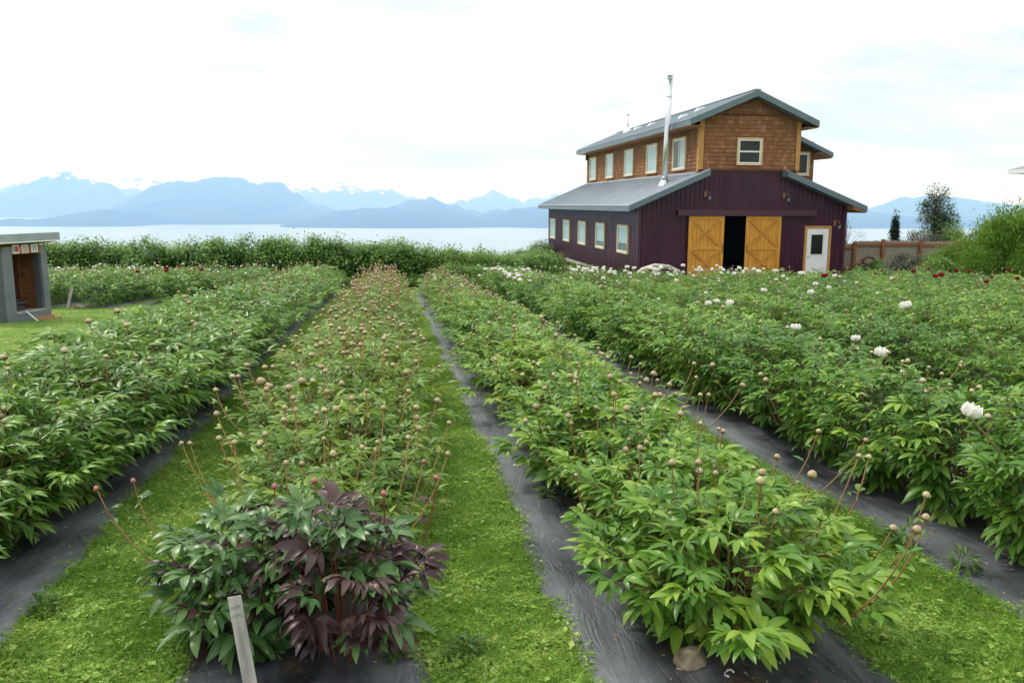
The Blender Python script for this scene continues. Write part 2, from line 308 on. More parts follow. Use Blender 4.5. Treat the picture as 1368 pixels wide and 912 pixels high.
from mathutils import noise as mnoise
def mountains(name, prof, D, front, back, m, seed, nx, ny, rough=.35, jag=.03):
    s = np.array([p[0] for p in prof]); h = np.array([p[1] for p in prof])*D
    S = np.linspace(s[0], s[-1], nx); H = np.interp(S, s, h); V = np.zeros((ny, nx, 3)); us = np.linspace(-1, 1, ny)
    us = np.sign(us)*np.abs(us)**1.15
    for j, u in enumerate(us):
        y = D+(u*front if u < 0 else u*back)
        for i in range(nx):
            x = S[i]*D; p = Vector((x*.00045+seed, y*.00022, seed*1.7))
            rg = 1-abs(mnoise.fractal(p, 1.0, 2.1, 5))*1.9
            f = (1-abs(u))**1.25; k = f*(1-rough*(1-max(rg, -.4))*(1-f*.92)*1.1)
            jg = mnoise.fractal(Vector((x*.0035, seed*3, y*.0006)), .75, 2.1, 5)*jag*D*.26*(1-abs(u))
            V[j, i] = (x, y, -256+(H[i]+256+jg)*max(k, 0))
    V = V.reshape(-1, 3); i = (np.arange(nx-1)[None, :]+np.arange(ny-1)[:, None]*nx).ravel()
    T = np.concatenate([np.stack([i, i+1, i+nx+1], -1), np.stack([i, i+nx+1, i+nx], -1)])
    put(name, mesh_np(name, V, T, [M[m]], smooth=True), kind='structure')
PA = [(-0.56, -.012), (-0.4744, -0.00436), (-0.4278, 0.00481), (-0.4119, 0.01061), (-0.3917, 0.02054), (-0.3794, 0.02878), (-0.3678, 0.02807), (-0.3542, 0.0331), (-0.3482, 0.02907), (-0.3365, 0.02836), (-0.3248, 0.02765), (-0.3134, 0.02034), (-0.3021, 0.01215), (-0.2927, 0.00889), (-0.2823, 0.00979), (-0.2704, 0.00736), (-0.2466, -0.00088), (-0.2226, -0.0092), (-0.1901, -0.014)]
PB = [(-0.2954, -0.00777), (-0.2744, 0.00734), (-0.2575, 0.01911), (-0.2491, 0.02583), (-0.2289, 0.02517), (-0.2164, 0.02945), (-0.1959, 0.03131), (-0.1795, 0.03063), (-0.163, 0.0291), (-0.1507, 0.02583), (-0.1382, 0.02594), (-0.1217, 0.02184), (-0.1094, 0.01343), (-0.097, 0.00496), (-0.0802, -0.00269), (-0.0462, -0.01121), (0.0322, -0.0184)]
PC = [(-0.1657, -0.02681), (-0.1234, -0.02261), (-0.072, -0.01128), (-0.0374, -0.00511), (-0.0026, -0.00323), (0.0325, -0.00483), (0.0679, -0.01086), (0.1037, -0.01342), (0.1218, -0.00893), (0.1581, -0.00257), (0.1948, 0.00206), (0.2506, 0.00142), (0.3456, -0.00088), (0.4431, -0.00047), (0.5742, -0.00463), (0.6474, -0.0139), (0.863, -0.01831)]
PD = [(-0.0892, -0.01538), (-0.0201, -0.00939), (0.015, 0.00033), (0.0282, 0.00476), (0.037, 0.00655), (0.0415, 0.01007), (0.0459, 0.01097), (0.0503, 0.00837), (0.0591, 0.00317), (0.0858, -0.00639), (0.14, -0.0115)]
PE = [(-0.6, 0), (-0.4885, 0.00608), (-0.4274, 0.0097), (-0.4191, 0.01626), (-0.403, 0.02451), (-0.3911, 0.02786), (-0.3646, 0.01993), (-0.3334, 0.01689), (-0.3091, 0.02532), (-0.297, 0.02872), (-0.2811, 0.02804), (-0.2651, 0.02735), (-0.2573, 0.02327), (-0.2212, 0.01604), (-0.1636, 0.01645), (-0.1174, 0.02442), (-0.1049, 0.01942), (-0.0879, 0.02211), (-0.0709, 0.02139), (-0.0623, 0.02402), (-0.0452, 0.02501), (-0.0368, 0.01907), (-0.0195, 0.02092), (-0.0021, 0.01933), (0.0195, 0.00907), (0.0326, 0.00565), (0.0591, 0.00229), (0.0769, 0.00238), (0.0903, 0.00684), (0.1128, 0.0149), (0.1263, 0.01322), (0.1399, 0.00712), (0.1581, 0.00455), (0.1764, 0.00821), (0.1947, 0.01188), (0.3452, 0.01098), (0.5432, -4e-05)]
PF = [(0.44, -.018), (0.4937, -0.01427), (0.5745, -0.00935), (0.6051, -0.00546), (0.6303, 0.00318), (0.6556, 0.01185), (0.6816, 0.01295), (0.7078, 0.01501), (0.7405, 0.00753), (0.7728, 0.00577), (0.8005, 8e-05), (0.8262, -0.00566), (0.9187, -0.01821)]
PG = [(-0.62, -.024), (-0.4913, -0.0223), (-0.4302, -0.0222), (-0.3833, -0.01882), (-0.3516, -0.01461), (-0.3116, -0.0095), (-0.2835, -0.00857), (-0.2555, -0.01436), (-0.2349, -0.0235), (-0.2302, -0.027)]
mountains('snow_mountains', PE, 25000, 6000, 3000, 'snow_peak', 3.1, 420, 36, .3, .020)
mountains('rocky_mountain', PA, 19500, 4800, 3000, 'mountain', 1.3, 260, 40, .5, .03)
mountains('broad_mountain', PB, 16500, 6500, 3000, 'mountain', 5.7, 260, 40, .5, .02)
mountains('cone_hill', PD, 15000, 5000, 2500, 'foothill', 8.2, 120, 30, .3, .02)
mountains('foothills', PC, 12500, 4000, 2500, 'foothill', 2.2, 320, 30, .35, .02)
mountains('headland', PG, 11000, 1900, 1500, 'foothill', 6.1, 160, 26, .3, .015)
mountains('far_shore_hills', PF, 17000, 5000, 2500, 'foothill', 9.4, 160, 26, .4, .02)

# ================================================================== BARN
XL, XR, YF, YB = 9.884, 18.868, 32.817, 52.46
UL, UR = 12.36, 16.54; FLOOR = -3.05
def zl(x): return 1.426-.433*(12.638-x)
def zr(x): return 1.400-.395*(x-15.924)
def zu(x): return 4.538-(.4206*(14.471-x) if x < 14.471 else .4352*(x-14.471))
barn = empty('barn', (XL, YF, FLOOR), label='two-storey maroon metal barn with brown shingled upper floor and wooden sliding doors', cat='barn')
BO = Vector((XL, YF, FLOOR))
def bobj(mb, name, mats, parent=None, **k):
    """mesh given in world coordinates, parented to the barn"""
    mb.v = [tuple(Vector(v)-BO) for v in mb.v]; return mb.obj(name, mats, parent or barn, **k)
def ribbed(mb, A, B, zt, zb, nrm, pitch=.2, rib=.02):
    A = Vector(A); B = Vector(B); L = (B-A).length; d = (B-A)/L; n = Vector(nrm); k = int(round(L/pitch)); st = L/k
    for i in range(k):
        pts = [(i*st, 0), (i*st+st*.62, 0), (i*st+st*.72, rib), (i*st+st*.90, rib), ((i+1)*st, 0)]
        for (u0, o0), (u1, o1) in zip(pts, pts[1:]):
            p0 = A+d*u0+n*o0; p1 = A+d*u1+n*o1
            for b0, t0, b1, t1 in zt(p0, p1, zb):
                mb.add([(p0.x, p0.y, b0), (p1.x, p1.y, b1), (p1.x, p1.y, t1), (p0.x, p0.y, t0)], [(0, 1, 2, 3)])
def ftop(x): return min(1.40, zl(x)-.2 if x < 12.638 else (zr(x)-.2 if x > 15.924 else 1.4))
def front_cols(p0, p1, zb):
    b0 = b1 = FLOOR-.25
    xm = (p0.x+p1.x)/2
    if 12.12 < xm < 15.72: b0 = b1 = -.40
    return [(b0, ftop(p0.x), b1, ftop(p1.x))]
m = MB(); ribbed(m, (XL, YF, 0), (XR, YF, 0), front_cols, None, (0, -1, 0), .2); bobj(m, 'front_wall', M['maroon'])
side = lambda p0, p1, zb: [(g1(p0.x, p0.y)-.1, .03, g1(p1.x, p1.y)-.1, .03)]
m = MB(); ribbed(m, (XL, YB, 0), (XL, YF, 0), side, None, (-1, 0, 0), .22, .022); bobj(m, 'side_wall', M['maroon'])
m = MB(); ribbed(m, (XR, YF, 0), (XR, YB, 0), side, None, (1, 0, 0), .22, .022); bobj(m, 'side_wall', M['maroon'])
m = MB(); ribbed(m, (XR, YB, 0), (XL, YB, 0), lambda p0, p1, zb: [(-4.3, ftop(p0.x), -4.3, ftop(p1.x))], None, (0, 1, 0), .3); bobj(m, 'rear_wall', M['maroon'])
m = MB(); m.box(XL-.03, XL+.09, YF-.035, YF+.02, FLOOR-.2, .02); m.box(XR-.09, XR+.03, YF-.035, YF+.02, FLOOR-.2, .02); bobj(m, 'corner_trim', M['maroon_trim'])
m = MB(); m.box(12.66, 15.90, YF-.07, YF+.04, 1.38, 1.45); bobj(m, 'ledge_trim', M['maroon_trim'])
m = MB(); m.box(XL+.1, XR-.1, YF+.05, YF+9, FLOOR-.3, FLOOR); bobj(m, 'floor_slab', M['concrete'])
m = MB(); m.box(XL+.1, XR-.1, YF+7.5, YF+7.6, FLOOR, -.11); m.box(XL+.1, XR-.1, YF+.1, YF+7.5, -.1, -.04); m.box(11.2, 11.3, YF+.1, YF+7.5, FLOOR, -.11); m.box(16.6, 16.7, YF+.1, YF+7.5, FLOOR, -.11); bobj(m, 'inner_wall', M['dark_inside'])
# roofs: each a slab with a metal sheet and standing seams
def roof(pts, y0, y1, th, seams=.45, name='roof'):
    (xa, za), (xb, zb) = pts; m = MB()
    m.prism([(xa, y0, za-.012), (xb, y0, zb-.012), (xb, y0, zb-th), (xa, y0, za-th)], (0, y1-y0, 0)); o = bobj(m, name, M['fascia'])
    m = MB(); m.prism([(xa-.02*(1 if xa < xb else -1), y0+.02, za-.008), (xb, y0+.02, zb), (xb, y0+.02, zb-.01), (xa-.02*(1 if xa < xb else -1), y0+.02, za-.02)], (0, y1-y0-.04, 0))
    y = y0+.15
    while y < y1-.1:
        m.prism([(xa, y, za), (xb, y, zb), (xb, y, zb+.028), (xa, y, za+.028)], (0, .022, 0)); y += seams
    m.v = [tuple(Vector(v)-BO) for v in m.v]; m.obj('roof_sheet', M['roofmetal'], o); return o
OV = .566
roof([(9.304, zl(9.304)), (12.638, zl(12.638))], YF-OV, YB+.5, .24)
roof([(19.48, zr(19.48)), (15.924, zr(15.924))], YF-OV, YB+.5, .24)
r1 = roof([(11.715, 3.379), (14.471, 4.538)], YF-OV, YB+.44, .26)
roof([(17.134, 3.379), (14.471, 4.538)], YF-OV, YB+.44, .26)
m = MB(); m.beam((14.471, YF-OV, 4.54), (14.471, YB+.44, 4.54), .3, .03); bobj(m, 'ridge_cap', M['roofmetal'])
m = MB(); m.prism([(19.44, YF-OV+.03, zr(19.44)-.245), (XR+.02, YF-OV+.03, zr(XR)-.245), (XR+.02, YF-OV+.03, -.14), (19.44, YF-OV+.03, -.29)], (0, 18, 0)); m.box(16.56, 17.1, YF-OV+.03, YB, 3.09, 3.115); m.box(11.74, 12.34, YF-OV+.03, YB, 3.09, 3.115)
bobj(m, 'soffit', M['soffit'])
# shingled upper storey
def shingle_wall(name, A, u, L, z0f, z1f, nrm, seed, backing=True, base=.5):
    rg = np.random.default_rng(seed); A = Vector(A); u = Vector(u); n = Vector(nrm); V = []; T = []; LF = []
    z = 1.0; row = 0
    while z < 4.6:
        s = -rg.random()*.15
        while s < L:
            wd = rg.uniform(.12, .25); a0 = max(s, 0); a1 = min(s+wd-.007, L); s += wd
            if a1-a0 < .02: continue
            lo = z-rg.random()*.012; hi = z+.18
            mid = (a0+a1)/2
            if lo < z0f(mid)-.12 or lo > z1f(mid)-.02: continue
            h0 = min(hi, z1f(a0)); h1 = min(hi, z1f(a1)); lo0 = min(max(lo, z0f(mid)), h0); lo1 = min(lo0, h1); th = rg.uniform(.026, .045)
            P0 = A+u*a0; P1 = A+u*a1; k = len(V); off = .004
            for P, zz, o in ((P0, h0, off), (P1, h1, off), (P0, lo0, th), (P1, lo1, th), (P0, lo0, 0), (P1, lo1, 0)):
                q = P+n*o-BO; V.append((q.x, q.y, zz-BO.z))
            T += [(k, k+2, k+3), (k, k+3, k+1), (k+2, k+4, k+5), (k+2, k+5, k+3), (k, k+4, k+2), (k+1, k+3, k+5)]
            c = float(np.clip(rg.normal(base, .13), 0, 1)); LF += [(0, 0, c)]*6
        z += .16; row += 1
    me = mesh_np(name, V, T, [M['shingle']], lf=np.array(LF)); put('shingles', me, barn, kind='stuff')
zu2 = lambda x: zu(x)-.24
shingle_wall('shingles_front', (UL, YF-.012, 0), (1, 0, 0), UR-UL, lambda s: 1.42, lambda s: min(3.60, zu2(UL+s)), (0, -1, 0), 1)
shingle_wall('shingles_gable', (UL, YF-.06, 0), (1, 0, 0), UR-UL, lambda s: 3.62, lambda s: zu2(UL+s), (0, -1, 0), 2, base=.4)
shingle_wall('shingles_left', (UL-.012, YB, 0), (0, -1, 0), YB-YF, lambda s: 1.31, lambda s: 3.3, (-1, 0, 0), 3)
shingle_wall('shingles_right', (UR+.012, YF, 0), (0, 1, 0), 2.0, lambda s: 1.2, lambda s: 3.3, (1, 0, 0), 4)
m = MB()
m.prism([(UL, YF-.01, 1.3), (UR, YF-.01, 1.3), (UR, YF-.01, zu2(UR)+.05), (14.471, YF-.01, 4.35), (UL, YF-.01, zu2(UL)+.05)], (0, .12, 0))
m.prism([(12.5, YF-.058, 3.61), (16.4, YF-.058, 3.61), (14.471, YF-.058, 4.33)], (0, .046, 0)); m.box(UL, UL+.1, YF+.1, YB, 1.0, 3.5); m.box(UR-.1, UR, YF+.1, YB, 1.0, 3.5)
m.prism([(UL, YB-.1, 1.3), (UR, YB-.1, 1.3), (UR, YB-.1, 3.45), (14.471, YB-.1, 4.35), (UL, YB-.1, 3.45)], (0, .1, 0))
m.box(UR, 18.29, 34.81, YB-2, .2, 2.75); bobj(m, 'upper_wall', M['shingle_back'])
m = MB(); m.box(UL-.08, UL+.12, YF-.08, YF-.005, 1.43, 3.36); m.box(UL-.08, UL-.005, YF-.005, YF+.12, 1.33, 3.3); bobj(m, 'corner_board', M['cedar'])
m = MB(); m.box(UR-.10, UR+.08, YF-.08, YF-.005, 1.43, 3.40); m.box(UR+.005, UR+.08, YF-.005, YF+.12, 1.25, 3.3); bobj(m, 'corner_board', M['cedar'])
m = MB(); m.box(UL-.10, UL-.03, YF+.15, YB, 1.27, 1.335); bobj(m, 'flashing', M['flashing'])
m = MB(); m.box(UL-.16, UL-.02, YB-.25, YB-.08, 2.75, 3.3); bobj(m, 'downpipe', M['black_metal'])
# rear dormer, lower roof
roof([(18.95, 2.27), (16.56, 3.317)], 34.3, YB-2, .2)
shingle_wall('shingles_dormer', (UR, 34.79, 0), (1, 0, 0), 18.3-UR, lambda s: max(.4, zr(UR+s)), lambda s: 3.31-.438*s-.2, (0, -1, 0), 5, base=.42)
shingle_wall('shingles_dormer_side', (18.31, 34.8, 0), (0, 1, 0), 5, lambda s: .5, lambda s: 2.3, (1, 0, 0), 6)
m = MB(); m.prism([(18.9, 34.33, 2.05), (18.3, 34.33, 2.31), (18.3, 34.33, 2.28), (18.9, 34.33, 2.02)], (0, 8, 0)); bobj(m, 'soffit', M['soffit'])

# windows and doors: local x across, -y outwards, z up
def frame_boxes(m, x0, x1, z0, z1, w, y0, y1):
    m.box(x0, x1, y0, y1, z1-w, z1); m.box(x0, x1, y0, y1, z0, z0+w); m.box(x0, x0+w, y0, y1, z0+w, z1-w); m.box(x1-w, x1, y0, y1, z0+w, z1-w)
def window(loc, w, h, rz=0, split=None, blind=True, half_dark=False, trim=.07, raised=0):  # raised: share of pane height with the bush reflection painted below
    loc = Vector(loc)-BO; m = MB(); frame_boxes(m, -trim, w+trim, -trim, h+trim, trim, -.055, .03)
    o = bpy.data.objects.new('window', m.mesh('window', M['window_wood'])); o.location = loc; o.rotation_euler = (0, 0, rz); link(o, barn)
    m = MB(); frame_boxes(m, .001, w-.001, .001, h-.001, .05, -.04, .02)
    if split == 'h': m.box(.05, w-.05, -.045, .02, h*.5-.03, h*.5+.03)
    if split == 'v': m.box(w*.5-.025, w*.5+.025, -.04, .02, .05, h-.05)
    m.obj('sash', M['white_vinyl'], o)
    m = MB(); m.box(.05, w-.05, -.020, -.016, .05, h-.05); m.obj('pane', M['glass'], o)
    m = MB()
    if half_dark:
        m.box(.05, w*.5, .0, .004, .05, h-.05); m.obj('backing', M['dark_inside'], o); m = MB(); m.box(w*.5, w-.05, -.002, .004, .05, h-.05); m.obj('blind', M['blind'], o)
    elif raised:
        m.box(.05, w-.05, .0, .004, h*raised, h-.05); m.obj('blind', M['blind'], o); m = MB(); m.box(.05, w-.05, .012, .016, .05, h*raised+.02); m.obj('backing', M['bush_reflection'], o)  # sky and bush reflections painted as a pale upper and green lower panel
    else:
        m.box(.05, w-.05, .0, .004, .05, h-.05); m.obj('blind' if blind else 'backing', M['blind' if blind else 'dark_inside'], o)
    return o
for y in (34.12, 38.05, 41.9, 45.85, 49.9): window((XL-.035, y+1.58, -1.99), 1.58, 1.08, -math.pi/2, blind=True, raised={34.12: .34, 38.05: .26}.get(y, 0))
for k, y in enumerate((34.28, 38.12, 42.0, 45.9, 49.85)): window((UL-.07, y+1.5, 1.54), 1.5, 1.24, -math.pi/2, split='v' if k == 0 else None, half_dark=(k == 0))
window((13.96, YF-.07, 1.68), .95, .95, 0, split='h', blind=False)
window((17.50, 34.71, 1.35), .50, .88, 0, blind=False)
# white entry door
m = MB(); m.box(17.06, 17.16, YF-.06, YF+.02, FLOOR, -.93); m.box(18.14, 18.24, YF-.06, YF+.02, FLOOR, -.93); m.box(17.06, 18.24, YF-.062, YF+.02, -.93, -.83)
dr = bobj(m, 'entry_door', M['cedar'])
def sub(mb, name, mt, parent): mb.v = [tuple(Vector(v)-BO) for v in mb.v]; return mb.obj(name, M[mt], parent)
m = MB(); m.box(17.17, 18.13, YF-.035, YF+.01, FLOOR+.01, -.94); sub(m, 'door_leaf', 'white_paint', dr)
m = MB(); frame_boxes(m, 17.31, 17.93, -2.06, -1.14, .05, YF-.052, YF-.036); sub(m, 'glazing_trim', 'white_vinyl', dr)
m = MB(); m.box(17.36, 17.88, YF-.045, YF-.040, -2.01, -1.19); sub(m, 'pane', 'glass', dr)
m = MB(); m.box(17.36, 17.88, YF-.0385, YF-.036, -2.01, -1.19); sub(m, 'backing', 'dark_inside', dr)
m = MB(); m.tube([(17.23, YF-.035, -2.1), (17.23, YF-.09, -2.1)], .02, 8); m.tube([(17.23, YF-.085, -2.1), (17.32, YF-.085, -2.1)], .012, 6); sub(m, 'handle', 'galv', dr)
# sliding doors
for x0, x1 in ((11.96, 13.47), (14.41, 15.94)):
    zb, zt = -3.0, -.43; y0, y1 = YF-.13, YF-.085; ym = YF-.165; w_ = .13
    m = MB(); frame_boxes(m, x0, x1, zb, zt, w_, ym, y0-.001); m.box(x0+w_, x1-w_, ym, y0-.001, -1.80, -1.68)
    sdr = bobj(m, 'sliding_door', M['doorwood'])
    n = 9; st = (x1-x0-.06)/n
    for k in range(n):
        m = MB(); m.box(x0+.03+k*st+.004, x0+.03+(k+1)*st-.004, y0, y1, zb+.02, zt-.02); sub(m, 'plank', 'doorwood', sdr)
    for za, zb2 in ((-1.68, zt-w_), (zb+w_, -1.80)):
        for sgn in (1, -1):
            p, q = ((x0+w_, za), (x1-w_, zb2)) if sgn > 0 else ((x0+w_, zb2), (x1-w_, za)); off = .004*sgn
            m = MB(); m.beam((p[0], YF-.150+off, p[1]), (q[0], YF-.150+off, q[1]), .028, .10, up=(0, 0, 1)); sub(m, 'brace', 'doorbrace', sdr)
    m = MB(); xh = x1-.06 if x0 < 13 else x0+.06; m.tube([(xh, ym-.05, -1.9), (xh, ym-.05, -1.6)], .012, 6); m.box(xh-.012, xh+.012, ym-.05, ym, -1.9, -1.88); m.box(xh-.012, xh+.012, ym-.05, ym, -1.62, -1.6); sub(m, 'handle', 'black_metal', sdr)
m = MB(); m.box(11.46, 17.42, YF-.24, YF-.022, -.24, -.19); m.box(11.46, 17.42, YF-.24, YF-.21, -.42, -.24); bobj(m, 'door_track', M['maroon_trim'])
for x, z in ((12.66, .48), (16.05, .44), (18.36, -.68)):
    m = MB(); m.box(x-.05, x+.05, YF-.06, YF-.022, z-.14, z+.08); m.tube([(x, YF-.06, z+.02), (x+.03, YF-.16, z+.06), (x+.09, YF-.24, z+.02), (x+.10, YF-.25, z-.06)], .015, 6); o = bobj(m, 'wall_lantern', M['copper'])
    m = MB(); m.tube([(x+.10, YF-.25, z-.05), (x+.10, YF-.25, z-.10), (x+.10, YF-.25, z-.14)], [.02, .09, .10], 8); sub(m, 'shade', 'black_metal', o)
    m = MB(); m.tube([(x+.10, YF-.25, z-.14), (x+.10, YF-.25, z-.23), (x+.10, YF-.25, z-.27)], [.06, .055, .02], 8); sub(m, 'globe', 'lantern', o)
# flue, vent pipe and roof vents
m = MB(); m.tube([(11.44, 34.35, .80), (11.47, 34.35, 2.6), (11.52, 34.35, 5.12)], .12, 14); fl = bobj(m, 'flue_pipe', M['galv'], smooth=True)
m = MB(); m.tube([(11.44, 34.35, .78), (11.44, 34.35, .98), (11.44, 34.35, 1.08)], [.32, .19, .13], 12); m.tube([(11.44, 34.35, 1.10), (11.44, 34.35, 1.13), (11.44, 34.35, 1.16)], [.19, .19, .13], 12); sub(m, 'flue_flashing', 'galv', fl)
m = MB(); m.tube([(11.52, 34.35, 5.15), (11.52, 34.35, 5.19), (11.52, 34.35, 5.23)], [.14, .14, .10], 12); m.tube([(11.52, 34.35, 5.27), (11.52, 34.35, 5.29)], .17, 12); m.tube([(11.52, 34.35, 5.1), (11.52, 34.35, 5.28)], .07, 6); sub(m, 'flue_cap', 'galv', fl)
m = MB(); m.tube([(11.51, 34.35, 4.42), (11.51, 34.35, 4.47)], .135, 12); m.beam((11.55, 34.35, 4.45), (13.4, 35.2, 4.15), .008, .008); sub(m, 'flue_strap', 'galv', fl)
m = MB(); m.tube([(13.6, 47.8, 4.1), (13.6, 47.8, 5.1)], .05, 8); m.tube([(13.6, 47.8, 5.1), (13.6, 47.8, 5.16)], .09, 8); vp = bobj(m, 'vent_pipe', M['galv'], smooth=True)
m = MB(); m.tube([(13.6, 47.8, 4.1), (13.6, 47.8, 4.32), (13.6, 47.8, 4.42)], [.30, .17, .06], 10); sub(m, 'vent_flashing', 'white_paint', vp)
for x, y in ((12.72, 36.0), (13.5, 36.1), (13.35, 42.5), (13.6, 45.9)):
    m = MB(); m.add([(x-.22, y-.13, zu(x-.22)+.01), (x+.2, y-.13, zu(x+.2)+.01), (x+.2, y+.13, zu(x+.2)+.01), (x-.22, y+.13, zu(x-.22)+.01), (x-.08, y-.1, zu(x)+.09), (x+.17, y-.1, zu(x)+.13), (x+.17, y+.1, zu(x)+.13), (x-.08, y+.1, zu(x)+.09)], [(0, 1, 5, 4), (1, 2, 6, 5), (2, 3, 7, 6), (3, 0, 4, 7), (4, 5, 6, 7)]); bobj(m, 'roof_vent', M['white_paint'])
# things just inside the open door
m = MB(); m.tube([(0, 0, 0), (0, 0, .38)], [.15, .18], 14); o = m.obj('plastic_bucket', M['white_paint'], smooth=False, loc=(13.95, YF+2.2, FLOOR), label='pale bucket standing in the dark gap between the sliding doors', cat='bucket')
m = MB(); m.tube([(-.17, 0, .37), (-.1, 0, .52), (0, 0, .57), (.1, 0, .52), (.17, 0, .37)], .008, 5); m.obj('handle', M['black_metal'], o)
t = empty('work_bench', (13.2, YF+4.0, FLOOR), label='grey work bench in the gloom behind the open barn doors', cat='bench')
MB().box(0, 1.6, 0, .7, .84, .9).obj('bench_top', M['clutter'], t)
for x, y in ((.05, .05), (1.47, .05), (.05, .57), (1.47, .57)): MB().box(x, x+.08, y, y+.08, 0, .84).obj('leg', M['clutter'], t)

# ================================================================== THINGS ROUND THE BARN
# bleached driftwood log arching out of the flower rows
pts = [(8.35, 29.1, -2.95), (8.6, 29.1, -2.60), (8.95, 29.0, -2.30), (9.4, 29.0, -2.17), (9.9, 29.0, -2.21), (10.3, 29.05, -2.38), (10.65, 29.1, -2.66), (10.8, 29.1, -2.95)]
m = MB(); m.tube(pts, [.07, .075, .085, .085, .08, .07, .065, .05], 9); dl = m.obj('driftwood_log', M['drift'], smooth=True, label='bleached grey driftwood log arched in front of the barn wall', cat='driftwood')
m = MB(); m.tube([(8.62, 29.0, -2.62), (9.0, 28.93, -2.5), (9.45, 28.9, -2.42), (9.9, 28.93, -2.5)], [.02, .03, .03, .015], 7); m.obj('branch', M['drift'], dl, smooth=True)
m = MB(); m.beam((9.68, 46, -3.02), (9.72, 39.6, -3.04), .08, .13); m.obj('grey_plank', M['old_wood'], label='long grey plank leaning low against the barn side wall', cat='plank')
m = MB(); m.tube([(20.2, 34.2, -3.1), (20.3, 34.2, -2.75), (20.55, 34.2, -2.4), (20.85, 34.2, -2.2), (21.15, 34.25, -2.28), (21.25, 34.3, -2.4)], [.09, .08, .09, .08, .06, .03], 8); o = m.obj('brown_stump', M['brown_wood'], smooth=True, label='dark brown twisted root leaning by the fence and barn corner', cat='root')
m = MB(); m.tube([(20.55, 34.2, -2.4), (20.85, 34.15, -2.6), (21.0, 34.1, -3.1)], [.07, .06, .05], 7); m.tube([(20.4, 34.2, -2.6), (20.15, 34.15, -2.5)], [.05, .02], 7); m.obj('branch', M['brown_wood'], o, smooth=True)
MB().box(-.3, .3, -.2, .2, 0, .42).obj('planter_box', M['white_edge'], loc=(20.2, 31.0, g1(20.2, 31)), bevel=.02, label='small pale box on the ground below the fence', cat='box')
m = MB(); m.box(-.27, .27, -.17, .17, .425, .45); o = bpy.data.objects['planter_box']; m.obj('lid', M['concrete'], o)

# fence behind the barn corner
fz = lambda x: g1(x, 36)
FX = [19.2, 21.2, 22.62, 24.52, 26.4, 28.3]; FT = [1.42, 1.52, 1.66, 1.66, 1.62, 1.6]
fence = empty('board_fence', (19.2, 36, fz(20)), label='weathered grey board fence with red-brown posts and rails beside the barn', cat='fence')
FO = Vector((19.2, 36, fz(20)))
pk = MB().box(-.046, .046, 0, .018, 0, 1).mesh('picket', M['fence_grey']); pk2 = MB().add([(-.046, 0, 0), (.046, 0, 0), (.046, 0, .985), (.02, 0, 1), (-.02, 0, 1), (-.046, 0, .985), (-.046, .018, 0), (.046, .018, 0), (.046, .018, .985), (.02, .018, 1), (-.02, .018, 1), (-.046, .018, .985)], [(0, 1, 2, 3, 4, 5), (11, 10, 9, 8, 7, 6), (0, 6, 7, 1), (1, 7, 8, 2), (2, 8, 9, 3), (3, 9, 10, 4), (4, 10, 11, 5), (5, 11, 6, 0)]).mesh('picket', M['fence_grey'])
x = 19.25; rr = random.Random(5)
while x < 28.25:
    i = max(k for k in range(len(FX)) if FX[k] <= x); top = FT[i+1] if i+1 < len(FT) else FT[-1]
    put('picket', pk2, fence, Matrix.LocRotScale(Vector((x-FO.x, .03, .03+rr.uniform(-.01, .01))), None, Vector((1, 1, top-.06+rr.uniform(-.02, .02)))))
    x += .1
for k, (x, h) in enumerate(zip(FX, FT)):
    MB().box(x-.07-FO.x, x+.07-FO.x, -.11, .028, -.2, h+.04).obj('post', M['fence_post'], fence)
    if k+1 < len(FX):
        for zz in (.28, FT[k+1]-.27): MB().box(x+.072-FO.x, FX[k+1]-.072-FO.x, -.045, .027, zz, zz+.12).obj('rail', M['fence_post'], fence)

# neighbouring house: only the corner of its eave reaches the picture
hs = empty('neighbour_house', (24.6, 29.6, g1(24, 29)), label='house at the picture edge showing only a grey roof corner', cat='house')
HO = Vector((24.6, 29.6, g1(24, 29)))
m = MB(); m.box(0, 9, -7.4, 0, -.3, 4.05); m.obj('wall', M['house_wall'], hs)
ze = 1.36-HO.z; m = MB(); m.add([(-.65, .4, ze), (9.6, .4, ze), (9.6, -7.8, ze), (-.65, -7.8, ze), (-.65, .4, ze+.07), (9.6, .4, ze+.07), (9.6, -7.8, ze+.07), (-.65, -7.8, ze+.07), (3.4, -3.7, ze+1.55), (5.6, -3.7, ze+1.55)], [(3, 2, 1, 0), (0, 1, 5, 4), (1, 2, 6, 5), (2, 3, 7, 6), (3, 0, 4, 7), (4, 5, 9, 8), (5, 6, 9), (6, 7, 8, 9), (7, 4, 8)]); m.obj('roof', M['asphalt_shingle'], hs)
m = MB(); m.box(-.68, 9.62, .40, .43, ze-.10, ze+.06); m.box(-.68, -.655, -7.8, .40, ze-.10, ze+.06); m.obj('gutter', M['white_edge'], hs)

